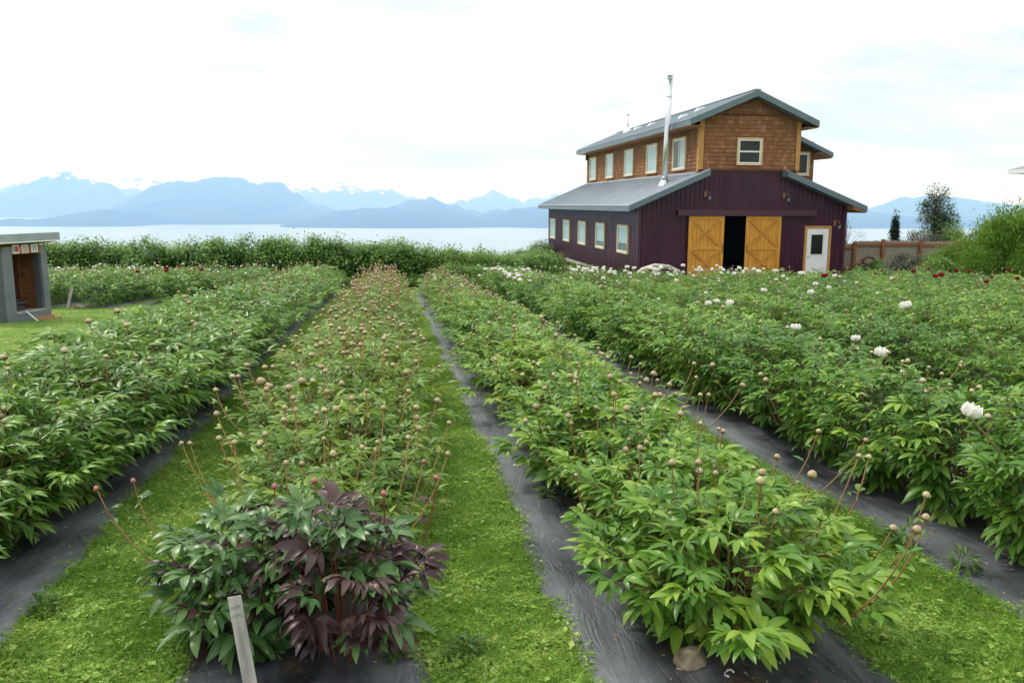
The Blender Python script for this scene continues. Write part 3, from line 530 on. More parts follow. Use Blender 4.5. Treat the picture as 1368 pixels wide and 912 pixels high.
# ================================================================== GREY SHED ON THE LAWN
SA = R(71.4); SO = Vector((-7.62, 17.75, g1(-7.6, 18.2)-.02))
shed = empty('grey_shed', SO, SA, label='small open-fronted grey shed with flat roof standing on the lawn', cat='shed')
W_, Dp = 1.16, 1.15
def tilt(m): return m
m = MB(); m.box(0, .2, 0, .06, .0, 1.56); m.box(W_-.17, W_, 0, .06, .0, 1.56); m.box(.2, W_-.17, 0, .06, .0, .19); m.obj('front_frame', M['shedpaint'], shed)
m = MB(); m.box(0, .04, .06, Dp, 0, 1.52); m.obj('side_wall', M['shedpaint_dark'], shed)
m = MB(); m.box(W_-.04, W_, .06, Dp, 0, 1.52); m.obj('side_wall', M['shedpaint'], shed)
m = MB(); m.box(.04, W_-.04, Dp-.04, Dp, 0, 1.45); m.obj('back_wall', M['shedpaint'], shed)
m = MB(); m.box(.041, .055, .061, Dp-.05, .2, 1.45); m.box(.056, W_-.06, Dp-.06, Dp-.042, .2, 1.45); m.box(W_-.058, W_-.041, .201, Dp-.061, .2, 1.45); m.box(W_-.10, W_-.059, .62, .67, .2, 1.4); m.box(.055, .09, .55, .60, .2, 1.4); m.box(.5, .54, Dp-.09, Dp-.061, .2, 1.4); m.obj('plywood_lining', M['plywood'], shed)
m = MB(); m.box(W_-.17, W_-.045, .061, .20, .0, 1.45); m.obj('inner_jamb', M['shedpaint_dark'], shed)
m = MB(); m.box(.05, W_-.05, .061, Dp-.06, .14, .20); m.obj('floor', M['old_wood'], shed)
m = MB(); m.box(.19, W_-.165, -.012, .14, .19, .225); m.obj('sill', M['old_wood'], shed)
m = MB(); m.box(.2, W_-.17, -.004, .05, 1.40, 1.56); m.obj('header_board', M['plywood'], shed)
m = MB(); m.box(.62, W_+.02, -.05, .03, -.04, .07); m.box(.6, W_+.12, -.14, -.05, -.03, .02); m.obj('skid', M['base_wood'], shed)
m = MB(); m.prism([(-.22, -.10, 1.64), (-.22, Dp+.2, 1.44), (-.22, Dp+.2, 1.58), (-.22, -.10, 1.80)], (1.64, 0, 0)); rf = m.obj('roof', M['shedpaint'], shed)
m = MB(); m.box(-.24, 1.44, -.125, -.101, 1.655, 1.80); m.obj('fascia', M['shedroof'], rf)
m = MB(); m.box(-.25, 1.45, -.132, -.06, 1.632, 1.654); m.prism([(-.24, -.12, 1.805), (-.24, Dp+.22, 1.59), (-.24, Dp+.22, 1.60), (-.24, -.12, 1.815)], (1.68, 0, 0)); m.obj('drip_edge', M['white_edge'], rf)
m = MB(); m.prism([(-.2, -.055, 1.625), (-.2, Dp+.15, 1.43), (-.2, Dp+.15, 1.42), (-.2, -.055, 1.615)], (1.6, 0, 0)); m.obj('soffit', M['soffit'], rf)
for k, (x, mt) in enumerate(((.215, 'card_red'), (.46, 'card_red'), (.72, 'card_blue'))):
    m = MB(); m.box(x, x+.185, -.012, -.005, 1.415, 1.585); o = m.obj('notice_card', M['card'], shed)
    m = MB()
    if k == 0: m.box(x+.075, x+.165, -.0155, -.0125, 1.45, 1.56)
    if k == 1:
        for zz in (1.545, 1.51, 1.475, 1.44): m.box(x+.02, x+.16, -.0155, -.0125, zz, zz+.014)
    if k == 2: m.box(x+.05, x+.07, -.0155, -.0125, 1.45, 1.55); m.box(x+.09, x+.15, -.0155, -.0125, 1.53, 1.55); m.box(x+.11, x+.13, -.0155, -.0125, 1.45, 1.53)
    m.obj('print', M[mt], o)
    if k == 0: m = MB(); m.box(x+.02, x+.06, -.0155, -.0125, 1.45, 1.56); m.obj('print', M['card_blue'], o)
# coiled hose on the shed floor
pts = []
for k in range(86):
    an = k*.37; rad = .22+.05*math.sin(k*.21); pts.append(SO+Matrix.Rotation(SA, 3, 'Z')@Vector((.50+rad*1.25*math.cos(an), .42+rad*math.sin(an), .215+.0026*k+.01*math.sin(k*1.1))))
m = MB(); m.tube(pts, .018, 6); m.obj('coiled_hose', M['hose'], smooth=True, label='dark coiled hose lying on the floor inside the grey shed', cat='hose')
m = MB(); q0 = SO+Matrix.Rotation(SA, 3, 'Z')@Vector((.42, -.02, .235)); q1 = SO+Matrix.Rotation(SA, 3, 'Z')@Vector((.50, -.22, .01)); m.beam(q0, q1, .025, .02); m.obj('white_stick', M['white_edge'], label='short white stick leaning on the sill of the grey shed', cat='stick')
m = MB(); m.prism([(-7.93, 17.45, g1(0, 17.4)-.01), (-7.80, 17.45, g1(0, 17.4)-.01), (-7.80, 17.45, g1(0, 17.4)+.20), (-7.87, 17.45, g1(0, 17.4)+.30), (-7.93, 17.45, g1(0, 17.4)+.27)], (0, .06, 0)); m.obj('white_marker', M['white_edge'], label='white marker board standing by the near corner of the shed', cat='marker')

# ================================================================== STAKES AND STONES
def stake(name, base, top, w, d, label, writing=False):
    b = Vector(base); tp = Vector(top); m = MB(); L = (tp-b).length
    m.add([(-w/2, -d/2, -.1), (w/2, -d/2, -.1), (w/2, d/2, -.1), (-w/2, d/2, -.1), (-w/2*.96, -d/2, L), (w/2*.97, -d/2, L-.003), (w/2*.95, d/2, L-.006), (-w/2, d/2, L-.002)], [(0, 1, 5, 4), (1, 2, 6, 5), (2, 3, 7, 6), (3, 0, 4, 7), (4, 5, 6, 7), (3, 2, 1, 0)])
    o = m.obj(name, M['old_wood'], label=label, cat='stake'); z = (tp-b).normalized(); x = Vector((1, .12, 0)); x = (x-z*x.dot(z)).normalized(); y = z.cross(x); o.matrix_world = Matrix(((x.x, y.x, z.x, b.x), (x.y, y.y, z.y, b.y), (x.z, y.z, z.z, b.z), (0, 0, 0, 1)))
    if writing:
        m = MB(); rr = random.Random(3)
        for row in range(2):
            x0 = -w*.34
            for k in range(7):
                z0 = L-.035-row*.03+rr.uniform(-.002, .002); m.box(x0, x0+.0012, -d/2-.0009, -d/2-.0004, z0-rr.uniform(.004, .011), z0+rr.uniform(0, .005)); x0 += w*.1
        m.obj('pencil_marks', M['pencil'], o)
    return o
stake('wooden_stake', (-.50, 2.72, g1(-.57, 2.72)), (-.565, 2.80, g1(-.57, 2.8)+.385), .046, .020, 'weathered grey wooden stake with faint pencil writing before the plum-leaved peony', True)
stake('wooden_stake', (-7.85, 21.35, g1(-7.85, 21.35)), (-7.72, 21.4, g1(0, 21.4)+.52), .07, .03, 'thin pale leaning stake at the end of the far row beyond the shed')
stake('wooden_stake', (.78, 20.6, g1(0, 20.6)), (.79, 20.6, g1(0, 20.6)+.78), .04, .025, 'thin upright pale stake near the far end of the middle bed')
def stone(loc, s, seed, label):
    import bmesh
    bm = bmesh.new(); bmesh.ops.create_icosphere(bm, subdivisions=4, radius=1)
    for v in bm.verts:
        n = mnoise.fractal(v.co*1.1+Vector((seed, 0, 0)), .8, 2, 4); v.co *= 1+.28*n
        for ax in (Vector((.8, -.3, .5)), Vector((-.6, -.5, .6)), Vector((.1, -.9, .3)), Vector((0, .1, 1))):
            ax = ax.normalized(); dd = v.co.dot(ax)
            if dd > .72: v.co -= ax*(dd-.72)*.8
        v.co = Vector((v.co.x*s[0], v.co.y*s[1], v.co.z*s[2]))
    me = bpy.data.meshes.new('stone'); bm.to_mesh(me); bm.free(); me.materials.append(M['stone']); me.polygons.foreach_set('use_smooth', [True]*len(me.polygons)); put('stone', me, loc=loc, label=label, cat='stone')
stone((1.09, 2.765, g1(1, 2.77)+.03), (.062, .05, .055), 1.2, 'brown-grey stone holding down the black fabric under the lime-green peonies')
stone((-7.62, 21.35, g1(-7.5, 21.3)+.05), (.16, .12, .1), 4.2, 'pale rounded stone beside the leaning stake beyond the shed')

# ================================================================== SHRUBS AND TREES
def diamonds(P, az, el, L, W, droop=.15, fold=0.0, rnd=None):
    """one small leaf (4 points, 2 triangles) per row"""
    n = len(P); az = np.asarray(az); el = np.asarray(el); L = np.broadcast_to(L, n)[:, None]; W = np.broadcast_to(W, n)[:, None]
    d = np.stack([np.cos(az)*np.cos(el), np.sin(az)*np.cos(el), np.sin(el)], -1); sd = np.stack([-np.sin(az), np.cos(az), np.zeros(n)], -1)
    dn = np.array([0, 0, -1.0])
    V = np.stack([P, P+d*L*.5+sd*W*.5+dn*L*droop*.25, P+d*L+dn*L*droop, P+d*L*.5-sd*W*.5+dn*L*droop*.25], 1).reshape(-1, 3)
    k = np.arange(n)[:, None]*4; T = np.concatenate([k+np.array([[0, 1, 2]]), k+np.array([[0, 2, 3]])])
    lf = np.zeros((n*4, 3)); lf[:, 2] = np.repeat(rnd if rnd is not None else rng.random(n), 4)
    return V, T, lf
def crown_mesh(name, mt, seed, n_clump, per, rx, ry, h, leaf, z0=.0, spread=.2, up=.15, flat=False, wid=.5):
    """leaf-sized faces gathered in clumps through the crown's volume"""
    g = np.random.default_rng(seed); V = []; u = g.random(n_clump); an = g.random(n_clump)*2*np.pi
    zz = z0+(h-z0)*g.random(n_clump)**.8; k = np.sqrt(np.clip(1-((zz-z0-.30*(h-z0))/(.72*(h-z0)))**2, .02, 1)) if not flat else (1-(zz-z0)/(h-z0)*.92)
    rad = k*(.45+.55*np.sqrt(g.random(n_clump)))*(1+.18*np.sin(an*3+seed)+.12*np.sin(an*5+seed*2)); C = np.stack([rx*rad*np.cos(an), ry*rad*np.sin(an), zz*(1+.10*np.sin(an*2+seed)+.08*np.sin(an*5+seed*3))], -1)
    cr = g.random(n_clump); P = np.repeat(C, per, 0)+g.normal(0, 1, (n_clump*per, 3))*np.array([spread, spread, spread*.7]); P[:, 2] = np.maximum(P[:, 2], .02)
    n = len(P); out = np.arctan2(P[:, 1], P[:, 0])+g.normal(0, .9, n); el = g.normal(up, .5, n)
    r_ = np.clip(np.repeat(cr, per)*.55+g.random(n)*.5, 0, 1)
    V, T, lf = diamonds(P, out, el, leaf*g.uniform(.6, 1.3, n), leaf*wid*g.uniform(.7, 1.2, n), .2, rnd=r_)
    return mesh_np(name, V, T, [M[mt]], lf=lf), C
def limbs_mesh(C, seed, r=.035, n=14, base=.06, h0=.15):
    g = random.Random(seed); m = MB(); idx = g.sample(range(len(C)), min(n, len(C)))
    for i in idx:
        c = Vector(C[i]); b = Vector((g.uniform(-base, base), g.uniform(-base, base), -.1)); mid = b.lerp(c, .5)+Vector((0, 0, .12*c.z)); mid.x *= .7; mid.y *= .7
        m.tube([b, mid, c], [r, r*.6, r*.2], 5)
    return m.mesh('branches', M['bark'])
def shrub_kind(mt, seed, n_clump, per, rx, ry, h, leaf, **k):
    fm, C = crown_mesh('foliage', mt, seed, n_clump, per, rx, ry, h, leaf, **k); return fm, limbs_mesh(C, seed)
def place_shrub(kind, x, y, s, rz, label, group=None, name='shrub', cat='shrub', sz=None, z=None):
    o = empty(name, (x, y, g1(x, y) if z is None else z), rz, label=label, cat=cat, group=group); o.scale = (s, s, sz or s)
    put('foliage', kind[0], o, kind='stuff'); put('branches', kind[1], o); return o
def umbels(o, seed, n, rx, h):
    g = random.Random(seed); m = MB()
    for _ in range(n):
        an = g.uniform(-math.pi, 0); rr = rx*g.uniform(.6, 1.0); x, y, z = rr*math.cos(an)*.9, rr*math.sin(an)*.9, h*g.uniform(.45, .97); q = g.uniform(.045, .085)
        m.add([(x+q*math.cos(a_)*g.uniform(.8, 1.1), y+q*math.sin(a_)*g.uniform(.8, 1.1), z+g.uniform(-.01, .01)) for a_ in np.arange(0, 6.2, .9)]+[(x, y, z+q*.45)], [(i, (i+1) % 7, 7) for i in range(7)])
    m.obj('flower_clusters', M['umbel'], o)
HD = [shrub_kind('shrub_dark', 11+i, 170, 42, 1.05, .95, 1.7, .13, spread=.17) for i in range(4)]
HM = [shrub_kind('shrub_mid', 31+i, 120, 42, .95, .85, 1.2, .13, spread=.15) for i in range(3)]
hedge = [(-13.4, 1.5), (-12.3, 1.65), (-11.1, 1.82), (-10.3, 1.55), (-9.3, 1.5), (-8.4, 1.58), (-7.5, 1.55), (-6.7, 1.68), (-5.8, 1.6), (-4.85, 1.88), (-4.0, 1.72), (-3.2, 1.78), (-2.4, 1.66), (-1.6, 1.62), (-.8, 1.62), (0, 1.60), (.75, 1.48)]
gh = 'dark green shrubs forming the hedge beyond the far flower rows'
for i, (x, h) in enumerate(hedge):
    lab = {0: 'dark shrub in the hedge hidden largely behind the grey shed', 2: 'tall dark shrub with a raised crest just beyond the shed roof', 9: 'tallest dark shrub of the hedge, a rounded crest near its middle', 12: 'dark hedge shrub dotted with cream elder blossom', 8: 'hedge shrub with a few cream flower heads near its foot', 16: 'last dark shrub where the hedge drops to paler weeds'}.get(i, 'dark green hedge shrub, number %s along the front from the shed' % ['one','two','three','four','five','six','seven','eight','nine','ten','eleven','twelve','thirteen','fourteen','fifteen','sixteen','seventeen'][i])
    o = place_shrub(HD[(i*3) % 4], x, 30.6+.35*math.sin(i*2.1), .98, i*1.7, lab, gh, sz=h/1.88*(1+.09*math.sin(i*2.7)))
    if i == 12: umbels(o, 5, 34, .95, 1.5)
    if i in (8, 11): umbels(o, 6+i, 12, .95, 1.1)
for i, x in enumerate((-12.8, -11.6, -9.9, -8.1, -6.2, -4.4, -2.7, -1.2, .3)):
    place_shrub(HD[(i*2+1) % 4], x, 32.3, 1.05, i*2.3, 'dark green shrub half hidden behind the front line of the hedge', gh, sz=.82)
gw = 'pale green weedy shrubs between hedge and barn'
for i, (x, y, h, s) in enumerate([(1.5, 31, 1.36, .9), (2.2, 31.6, 1.3, 1), (2.9, 31, 1.2, .8), (3.5, 32, 1.24, .9), (4.2, 31.4, 1.02, .8), (5.0, 33, 1.12, 1), (5.8, 34, 1.1, 1), (4.5, 34.5, 1.1, 1.1), (3.2, 34.2, 1.2, 1.1), (6.6, 36, 1.2, 1.1), (1.9, 28.6, .8, .7), (2.9, 28.8, .75, .8)]):
    place_shrub(HM[i % 3], x, y, s, i*1.3, 'pale green weedy shrub, number %s going from the hedge to the barn' % ['one','two','three','four','five','six','seven','eight','nine','ten','eleven','twelve'][i], gw, sz=h/1.30)
place_shrub(HD[1], 9.0, 50.2, .95, .4, 'dark green shrub rising against the rear corner of the barn', sz=.98)
place_shrub(HD[2], 7.65, 48, .85, 2, 'smaller dark shrub on the slope just beyond the barn corner', sz=.72)
# bank of bright shrubs at the side of the field
HL = [shrub_kind('shrub_lime', 51+i, 210, 70, 1.15, 1.0, 1.95, .15, spread=.21, up=.8, wid=.26) for i in range(3)]
HP = shrub_kind('shrub_purple', 61, 110, 40, .9, .7, 1.1, .10, spread=.13)
gb = 'bright green shrubs on the bank beyond the barn fence'
bank = [(19.5, 27.0, .70, .58), (20.1, 26.4, .85, .80), (20.6, 26.0, 1.0, 1.02), (20.2, 24.8, 1.05, 1.12), (21.4, 25.6, 1.1, 1.22), (21.2, 24.0, 1.1, 1.28), (22.6, 25.6, 1.2, 1.3), (20.1, 23.2, .8, .86), (19.0, 24.6, .62, .60)]
for i, (x, y, s, z_) in enumerate(bank):
    lab = {0: 'lowest bright shrub where the bank meets the board fence', 5: 'tallest lime green shrub at the picture edge on the bank'}.get(i, 'feathery bright green shrub massed on the bank beyond the last bed')
    place_shrub(HL[i % 3], x, y, s, i*1.9, lab, gb, sz=z_)
place_shrub(HP, 19.0, 28.6, 1.0, .3, 'low purplish shrub in front of the board fence', sz=.95)
place_shrub(HM[0], 18.4, 25.9, .7, .3, 'dusky green shrub low at the foot of the bank', sz=.8)
place_shrub(HM[1], 21.3, 34.3, .55, .3, 'small dark green plant before the fence between two posts', sz=.6)
# trees beyond the fence
def tree(name, label, x, y, h, rx, mt, seed, n_clump, per, leaf, spread, trunk=.08, z0=.25, cat='tree', mts=None, limbs=18):
    o = empty(name, (x, y, g1(x, y)), 0, label=label, cat=cat); g = random.Random(seed)
    fm, C = crown_mesh('crown', mt, seed, n_clump, per, rx, rx, h, leaf, z0=h*z0, spread=spread); put('crown', fm, o, kind='stuff')
    if mts: f2, C2 = crown_mesh('crown', mts, seed+1, n_clump//2, per, rx*.8, rx*.8, h*.72, leaf, z0=h*z0*.8, spread=spread); put('crown', f2, o, loc=(rx*.55, -.2, 0), kind='stuff')
    m = MB(); m.tube([(0, 0, -.1), (.03, .02, h*.3), (-.03, .03, h*.62), (.02, 0, h*.93)], [trunk, trunk*.8, trunk*.5, .012], 7)
    for i in g.sample(range(len(C)), min(limbs, len(C))):
        c = Vector(C[i]); b = Vector((0, .02, max(.15*h, c.z*.55))); m.tube([b, b.lerp(c, .5)+Vector((0, 0, .06)), c], [trunk*.42, trunk*.25, .008], 5)
    m.obj('trunk', M['bark'], o); return o
tree('leafy_tree', 'slender dark tree with open grey-green crown rising behind the fence', 28.0, 40, 4.0, .85, 'tree_leaf', 71, 120, 60, .14, .17, mts='shrub_mid')
tree('sapling', 'thin bare-looking sapling just past the corner of the barn', 23.1, 40, 2.75, .75, 'shrub_purple', 73, 26, 14, .09, .16, trunk=.035, z0=.35)
m_, C_ = crown_mesh('crown', 'conifer', 81, 150, 34, .36, .36, 2.75, .13, z0=.15, spread=.07, flat=True)
o = empty('conifer', (25.75, 40, g1(0, 40)), label='small dark cone-shaped conifer standing behind the fence', cat='tree'); put('crown', m_, o, kind='stuff'); MB().tube([(0, 0, -.1), (0, 0, 1.2), (0, 0, 2.7)], [.05, .035, .008], 7).obj('trunk', M['bark'], o)
place_shrub(HP, 25.8, 38.2, 1.1, 0, 'purple-brown shrub topping the fence below the conifer', sz=1.55)
place_shrub(HP, 26.9, 38.2, 1.0, 1, 'purple-brown shrub topping the fence below the slender tree', sz=1.6)
place_shrub(HM[2], 27.6, 38.0, .8, 1, 'pale green shrub behind the fence under the slender tree', sz=1.75)

# ================================================================== PEONY LEAVES, BUDS AND FLOWERS
def leaflet(L, W, drp, fold, nseg, z0=0):
    """lance-shaped leaflet along +x, folded on its midrib; returns V, T, A(across, along)"""
    ts = {5: [0, .16, .38, .62, .83, 1], 3: [0, .33, .7, 1], 1: [0, .45, 1]}[nseg]; V = []; A = []; T = []
    for k, q in enumerate(ts):
        w_ = W/2*(1 if nseg == 1 else (4*(q**.82)*(1-q**.82))**.8) if 0 < q < 1 else 0
        x = L*q*(1-.12*drp*q); z = -drp*L*q*q*.55+.06*L*math.sin(q*math.pi)
        if w_ == 0: V.append((x, 0, z)); A.append((0, q))
        else: V += [(x, w_, z+fold*w_), (x, 0, z-.0), (x, -w_, z+fold*w_)]; A += [(1, q), (0, q), (1, q)]
    i = 0; n = len(ts)-1
    for k in range(n):
        a_ = 0 if k == 0 else 1+3*(k-1); b_ = 1+3*k
        if k == 0: T += [(0, b_+1, b_), (0, b_+2, b_+1)]
        elif k == n-1: T += [(a_, a_+1, b_), (a_+1, a_+2, b_)]
        else: T += [(a_, a_+1, b_+1), (a_, b_+1, b_), (a_+1, a_+2, b_+2), (a_+1, b_+2, b_+1)]
    return np.array(V, float), np.array(T), np.array(A, float)
def rotm(az, el=0, roll=0):
    ca, sa, ce, se, cr_, sr = math.cos(az), math.sin(az), math.cos(el), math.sin(el), math.cos(roll), math.sin(roll)
    return np.array([[ca, -sa, 0], [sa, ca, 0], [0, 0, 1]])@np.array([[ce, 0, -se], [0, 1, 0], [se, 0, ce]])@np.array([[1, 0, 0], [0, cr_, -sr], [0, sr, cr_]])
def compound_leaf(seed, nseg, size=1.0, n_group=3, narrow=1.0, droop=.5):
    """peony leaf: petiole with three groups of three leaflets"""
    g = random.Random(seed); Vs = []; Ts = []; LFs = []; n = 0; pet = .07*size
    def add(V, T, A, rnd):
        nonlocal n
        Vs.append(V); Ts.append(T+n); lf = np.zeros((len(V), 3)); lf[:, 0] = A[:, 0]; lf[:, 1] = A[:, 1]; lf[:, 2] = rnd; LFs.append(lf); n += len(V)
    tone = g.random()*.5
    groups = [(0, 1.0, pet)]+([(R(52), .85, pet*.82), (R(-52), .85, pet*.82)] if n_group == 3 else [])
    for ga, gs, gx in groups:
        ga += g.uniform(-.12, .12); base = np.array([gx, 0, 0.]); Rg = rotm(ga, g.uniform(-.15, .15), g.uniform(-.25, .25)); sub = .035*size*gs
        if nseg > 1:
            tip = base+Rg@np.array([sub, 0, 0]); wd = .0022*size
            P = np.array([base+[0, wd, 0], base-[0, wd, 0], tip]); add(P, np.array([(0, 1, 2)]), np.zeros((3, 2)), .4)
        for la, ls in ((0, 1), (R(38), .82), (R(-38), .82)):
            if n_group == 1 and g.random() < .15 and la: continue
            L = .120*size*gs*ls*g.uniform(.85, 1.15); W = L*g.uniform(.27, .35)*narrow
            V, T, A = leaflet(L, W, droop*g.uniform(.5, 1.5), g.uniform(.15, .5), nseg)
            V = V@rotm(la+g.uniform(-.12, .12), g.uniform(-.2, .15), g.uniform(-.45, .45)).T+np.array([sub if la == 0 else sub*.8, 0, 0]); V = V@Rg.T+base
            add(V, T, A, min(1, max(0, tone+g.random()*.5)))
    if nseg > 1:
        wd = .0038*size; P = np.array([(0, wd, 0), (0, -wd, 0), (pet, 0, 0)]); add(P, np.array([(0, 1, 2)]), np.zeros((3, 2)), .5)
    return np.concatenate(Vs), np.concatenate(Ts), np.concatenate(LFs)
# kinds of peony: leaf material, leaf scale, canopy radius, canopy height, stems, buds, bud height range, narrow leaflets
KIND = {
 'blue':  dict(mt='leaf_blue', ls=1.05, rad=.80, h=.58, nst=36, nb=8, bh=(.08, .20), dome=(1.04, .46, 3), nar=.80, st='stem_red', bud='bud_tan'),
 'olive': dict(mt='leaf_olive', ls=.88, rad=.66, h=.46, nst=26, nb=17, bh=(.08, .26), nar=.88, st='stem_pale', bud='bud_tan'),
 'lime':  dict(mt='leaf_lime', ls=1.0, rad=.76, h=.47, nst=34, nb=13, bh=(.08, .24), nar=1.0, st='stem_red', bud='bud_tan'),
 'deep':  dict(mt='leaf_deep', ls=.98, rad=.70, h=.64, nst=36, nb=6, bh=(.06, .16), dome=(1.02, .36, 4), nar=.9, st='stem_red', bud='bud_cream'),
 'teal':  dict(mt='leaf_teal', ls=1.1, rad=.40, h=.50, nst=16, nb=0, bh=(.05, .12), nar=1.05, st='stem_red', bud='bud_tan'),
 'plum':  dict(mt='leaf_plum', ls=.98, rad=.40, h=.52, nst=18, nb=3, bh=(.05, .16), nar=1.0, st='stem_plum', bud='bud_rose'),
}
LEAF = {}      # (kind, lod) -> list of (V, T, LF)
for ki, k in KIND.items():
    for lod in (5, 3, 1):
        nv = {5: 7, 3: 6, 1: 5}[lod]; dr_ = .75 if ki == 'plum' else .45
        LEAF[ki, lod] = [compound_leaf(100+i*7+ord(ki[0]), lod, k['ls']*1.0, 3, k['nar'], dr_) for i in range(nv)]+[compound_leaf(300+i*5+ord(ki[1]), lod, k['ls']*.85, 1, k['nar'], dr_) for i in range(3)]
LEAFMESH = {ki: [mesh_np('leaf', *a_[:2], [M[KIND[ki]['mt']]], lf=a_[2], smooth=True) for a_ in LEAF[ki, 5]] for ki in KIND}
def bud_arrays(nu=8, nv=6, r=.5):
    V = [(0, 0, 0)]; T = []
    for j in range(1, nv):
        th = math.pi*j/nv; 
        for i in range(nu): an = 2*math.pi*i/nu; V.append((r*math.sin(th)*math.cos(an)*(1+.05*math.sin(3*an+j)), r*math.sin(th)*math.sin(an), r*(1-math.cos(th))*(.94 if j < nv-1 else .98)))
    V.append((0, 0, r*2.02)); top = len(V)-1
    for i in range(nu): T.append((0, 1+(i+1) % nu, 1+i)); T.append((top, 1+(nv-2)*nu+i, 1+(nv-2)*nu+(i+1) % nu))
    for j in range(nv-2):
        for i in range(nu): a_, b_ = 1+j*nu+i, 1+j*nu+(i+1) % nu; T += [(a_, b_, b_+nu), (a_, b_+nu, a_+nu)]
    return V, T
def bud_mesh(mt, seed):
    g = random.Random(seed); V, T = bud_arrays(10, 7); mi = [0]*len(T); n = len(V)
    for k in range(5):          # green sepals hug the base and one or two reach out
        an = k*1.256+g.random()*.4; reach = .62 if k < 2 else .56; up = g.uniform(.35, .6); pts = []
        for q, wd in ((0, .12), (.6, .30), (1.15, .02)):
            th = q*1.35; rr = .535*math.sin(th)+ (g.uniform(.08, .30)*q if k < 2 else 0); zz = .5-.535*math.cos(th)+.0
            for sgn in (-1, 1): pts.append((rr*math.cos(an)-sgn*wd*math.sin(an), rr*math.sin(an)+sgn*wd*math.cos(an), zz))
        V += pts; T += [(n, n+1, n+3), (n, n+3, n+2), (n+2, n+3, n+5), (n+2, n+5, n+4)]; mi += [1]*4; n += 6
    return mesh_np('flower_bud', V, T, [M[mt], M['sepal']], mi=mi, smooth=True)
BUD = {mt: [bud_mesh(mt, i) for i in range(2)] for mt in ('bud_tan', 'bud_cream', 'bud_rose')}
def petal_arrays(g, L, W, cup, open_, az):
    nu, nv = 5, 5; V = []; T = []
    for j in range(nv):
        q = j/(nv-1); wd = W*1.12*math.sin(math.pi*(.10+.76*q)); th = open_*(.55+.45*q)+cup*q*q
        for i in range(nu):
            u = (i/(nu-1)-.5); x = L*q*math.cos(th)*.9+.05*L; z = L*q*math.sin(th)+u*u*W*1.1*q+(g.uniform(-.05, .06)*L if j == nv-1 else 0); y = u*wd*2
            if j == nv-1: x += g.uniform(-.05, .05)*L
            V.append((x*math.cos(az)-y*math.sin(az), x*math.sin(az)+y*math.cos(az), z))
    for j in range(nv-1):
        for i in range(nu-1): a_ = j*nu+i; T += [(a_, a_+1, a_+nu+1), (a_, a_+nu+1, a_+nu)]
    return V, T
def blossom_mesh(mt, seed, n=16, open_=.5):
    g = random.Random(seed); V = []; T = []
    for k in range(n):
        ring = k/n; L = .5-.18*ring; v, t_ = petal_arrays(g, L, .26-.06*ring, .5+.3*ring, open_+ring*.85, k*2.4+g.uniform(-.2, .2)); o_ = len(V); V += [(a_, b_, c_+.02*ring) for a_, b_, c_ in v]; T += [tuple(i+o_ for i in q) for q in t_]
    return mesh_np('blossom', V, T, [M[mt]], smooth=True)
BLOOM = {mt: [blossom_mesh(mt, 5+i, 16, .25+.2*i) for i in range(3)] for mt in ('petal_white', 'petal_red', 'petal_pink')}
PETAL = {mt: [mesh_np('petal', *petal_arrays(random.Random(i), .5-.05*i, .25, .5, .55+.3*i, 0), [M[mt]], smooth=True) for i in range(4)] for mt in ('petal_white',)}

def tube_np(pts, r0, r1, n=4):
    pts = np.array(pts, float); k = len(pts); V = []; T = []
    for i in range(k):
        d = pts[min(i+1, k-1)]-pts[max(i-1, 0)]; d /= np.linalg.norm(d)+1e-9; u = np.cross(d, [1, 0, 0.01]); u /= np.linalg.norm(u)+1e-9; v = np.cross(d, u); rr = r0+(r1-r0)*i/(k-1)
        for j in range(n): an = 2*math.pi*j/n; V.append(pts[i]+(u*math.cos(an)+v*math.sin(an))*rr)
    for i in range(k-1):
        for j in range(n): a_, b_ = i*n+j, i*n+(j+1) % n; T += [(a_, b_, b_+n), (a_, b_+n, a_+n)]
    return np.array(V), np.array(T)
def bez(p0, p1, p2, n): 
    q = np.linspace(0, 1, n)[:, None]; return (1-q)**2*np.array(p0)+2*q*(1-q)*np.array(p1)+q*q*np.array(p2)
def plan(kind, seed, extra=1.0, rad=None, h=None, nst=None, leaves=6):
    """where the stems, leaves and flower stems of one plant stand"""
    K = KIND[kind]; g = random.Random(seed); Rd = rad or K['rad']; H = h or K['h']; n = nst or K['nst']; stems = []; leaves_ = []; ends = []
    for i in range(n):
        az = i*2.39996+g.uniform(-.3, .3); fr = math.sqrt((i+.5)/n); rr = Rd*(.90*fr)*g.uniform(.88, 1.05); dm = K.get('dome', (1.06, .56, 2.2)); hh = H*(dm[0]-dm[1]*fr**dm[2])*g.uniform(.88, 1.08)
        b0 = .09*fr; p0 = (b0*math.cos(az), b0*math.sin(az), -.02); p2 = (rr*math.cos(az)*.80, rr*math.sin(az)*.80, hh); p1 = (rr*.38*math.cos(az), rr*.38*math.sin(az), hh*.75)
        C = bez(p0, p1, p2, 5); stems.append(C)
        nl = leaves+(1 if fr > .7 else 0)
        for j in range(nl):
            q = .22+.80*j/(nl-1); q = min(q, 1); k = q*4; i0 = min(int(k), 3); pos = C[i0]+(C[i0+1]-C[i0])*(k-i0)
            if q < .45 and fr < .6: continue
            laz = (az+g.gauss(0, .75)) if fr > .45 else g.uniform(0, 6.28); el = -.55+q*1.05+g.uniform(-.25, .25)+(.10 if fr < .5 else -.08)
            top = q > .93; leaves_.append((7+g.randrange(3) if top and g.random() < .6 else g.randrange(7), pos, laz, el, g.uniform(-.35, .35), (1.12-.30*q)*g.uniform(.68, 1.2)))
        for j in range(2):
            if g.random() < .75: leaves_.append((g.randrange(7), C[-1], g.uniform(0, 6.28), g.uniform(-.05, .45), g.uniform(-.3, .3), g.uniform(.7, .95)))
        ends.append((C[-1], C[-1]-C[-2], fr))
    return stems, leaves_, ends
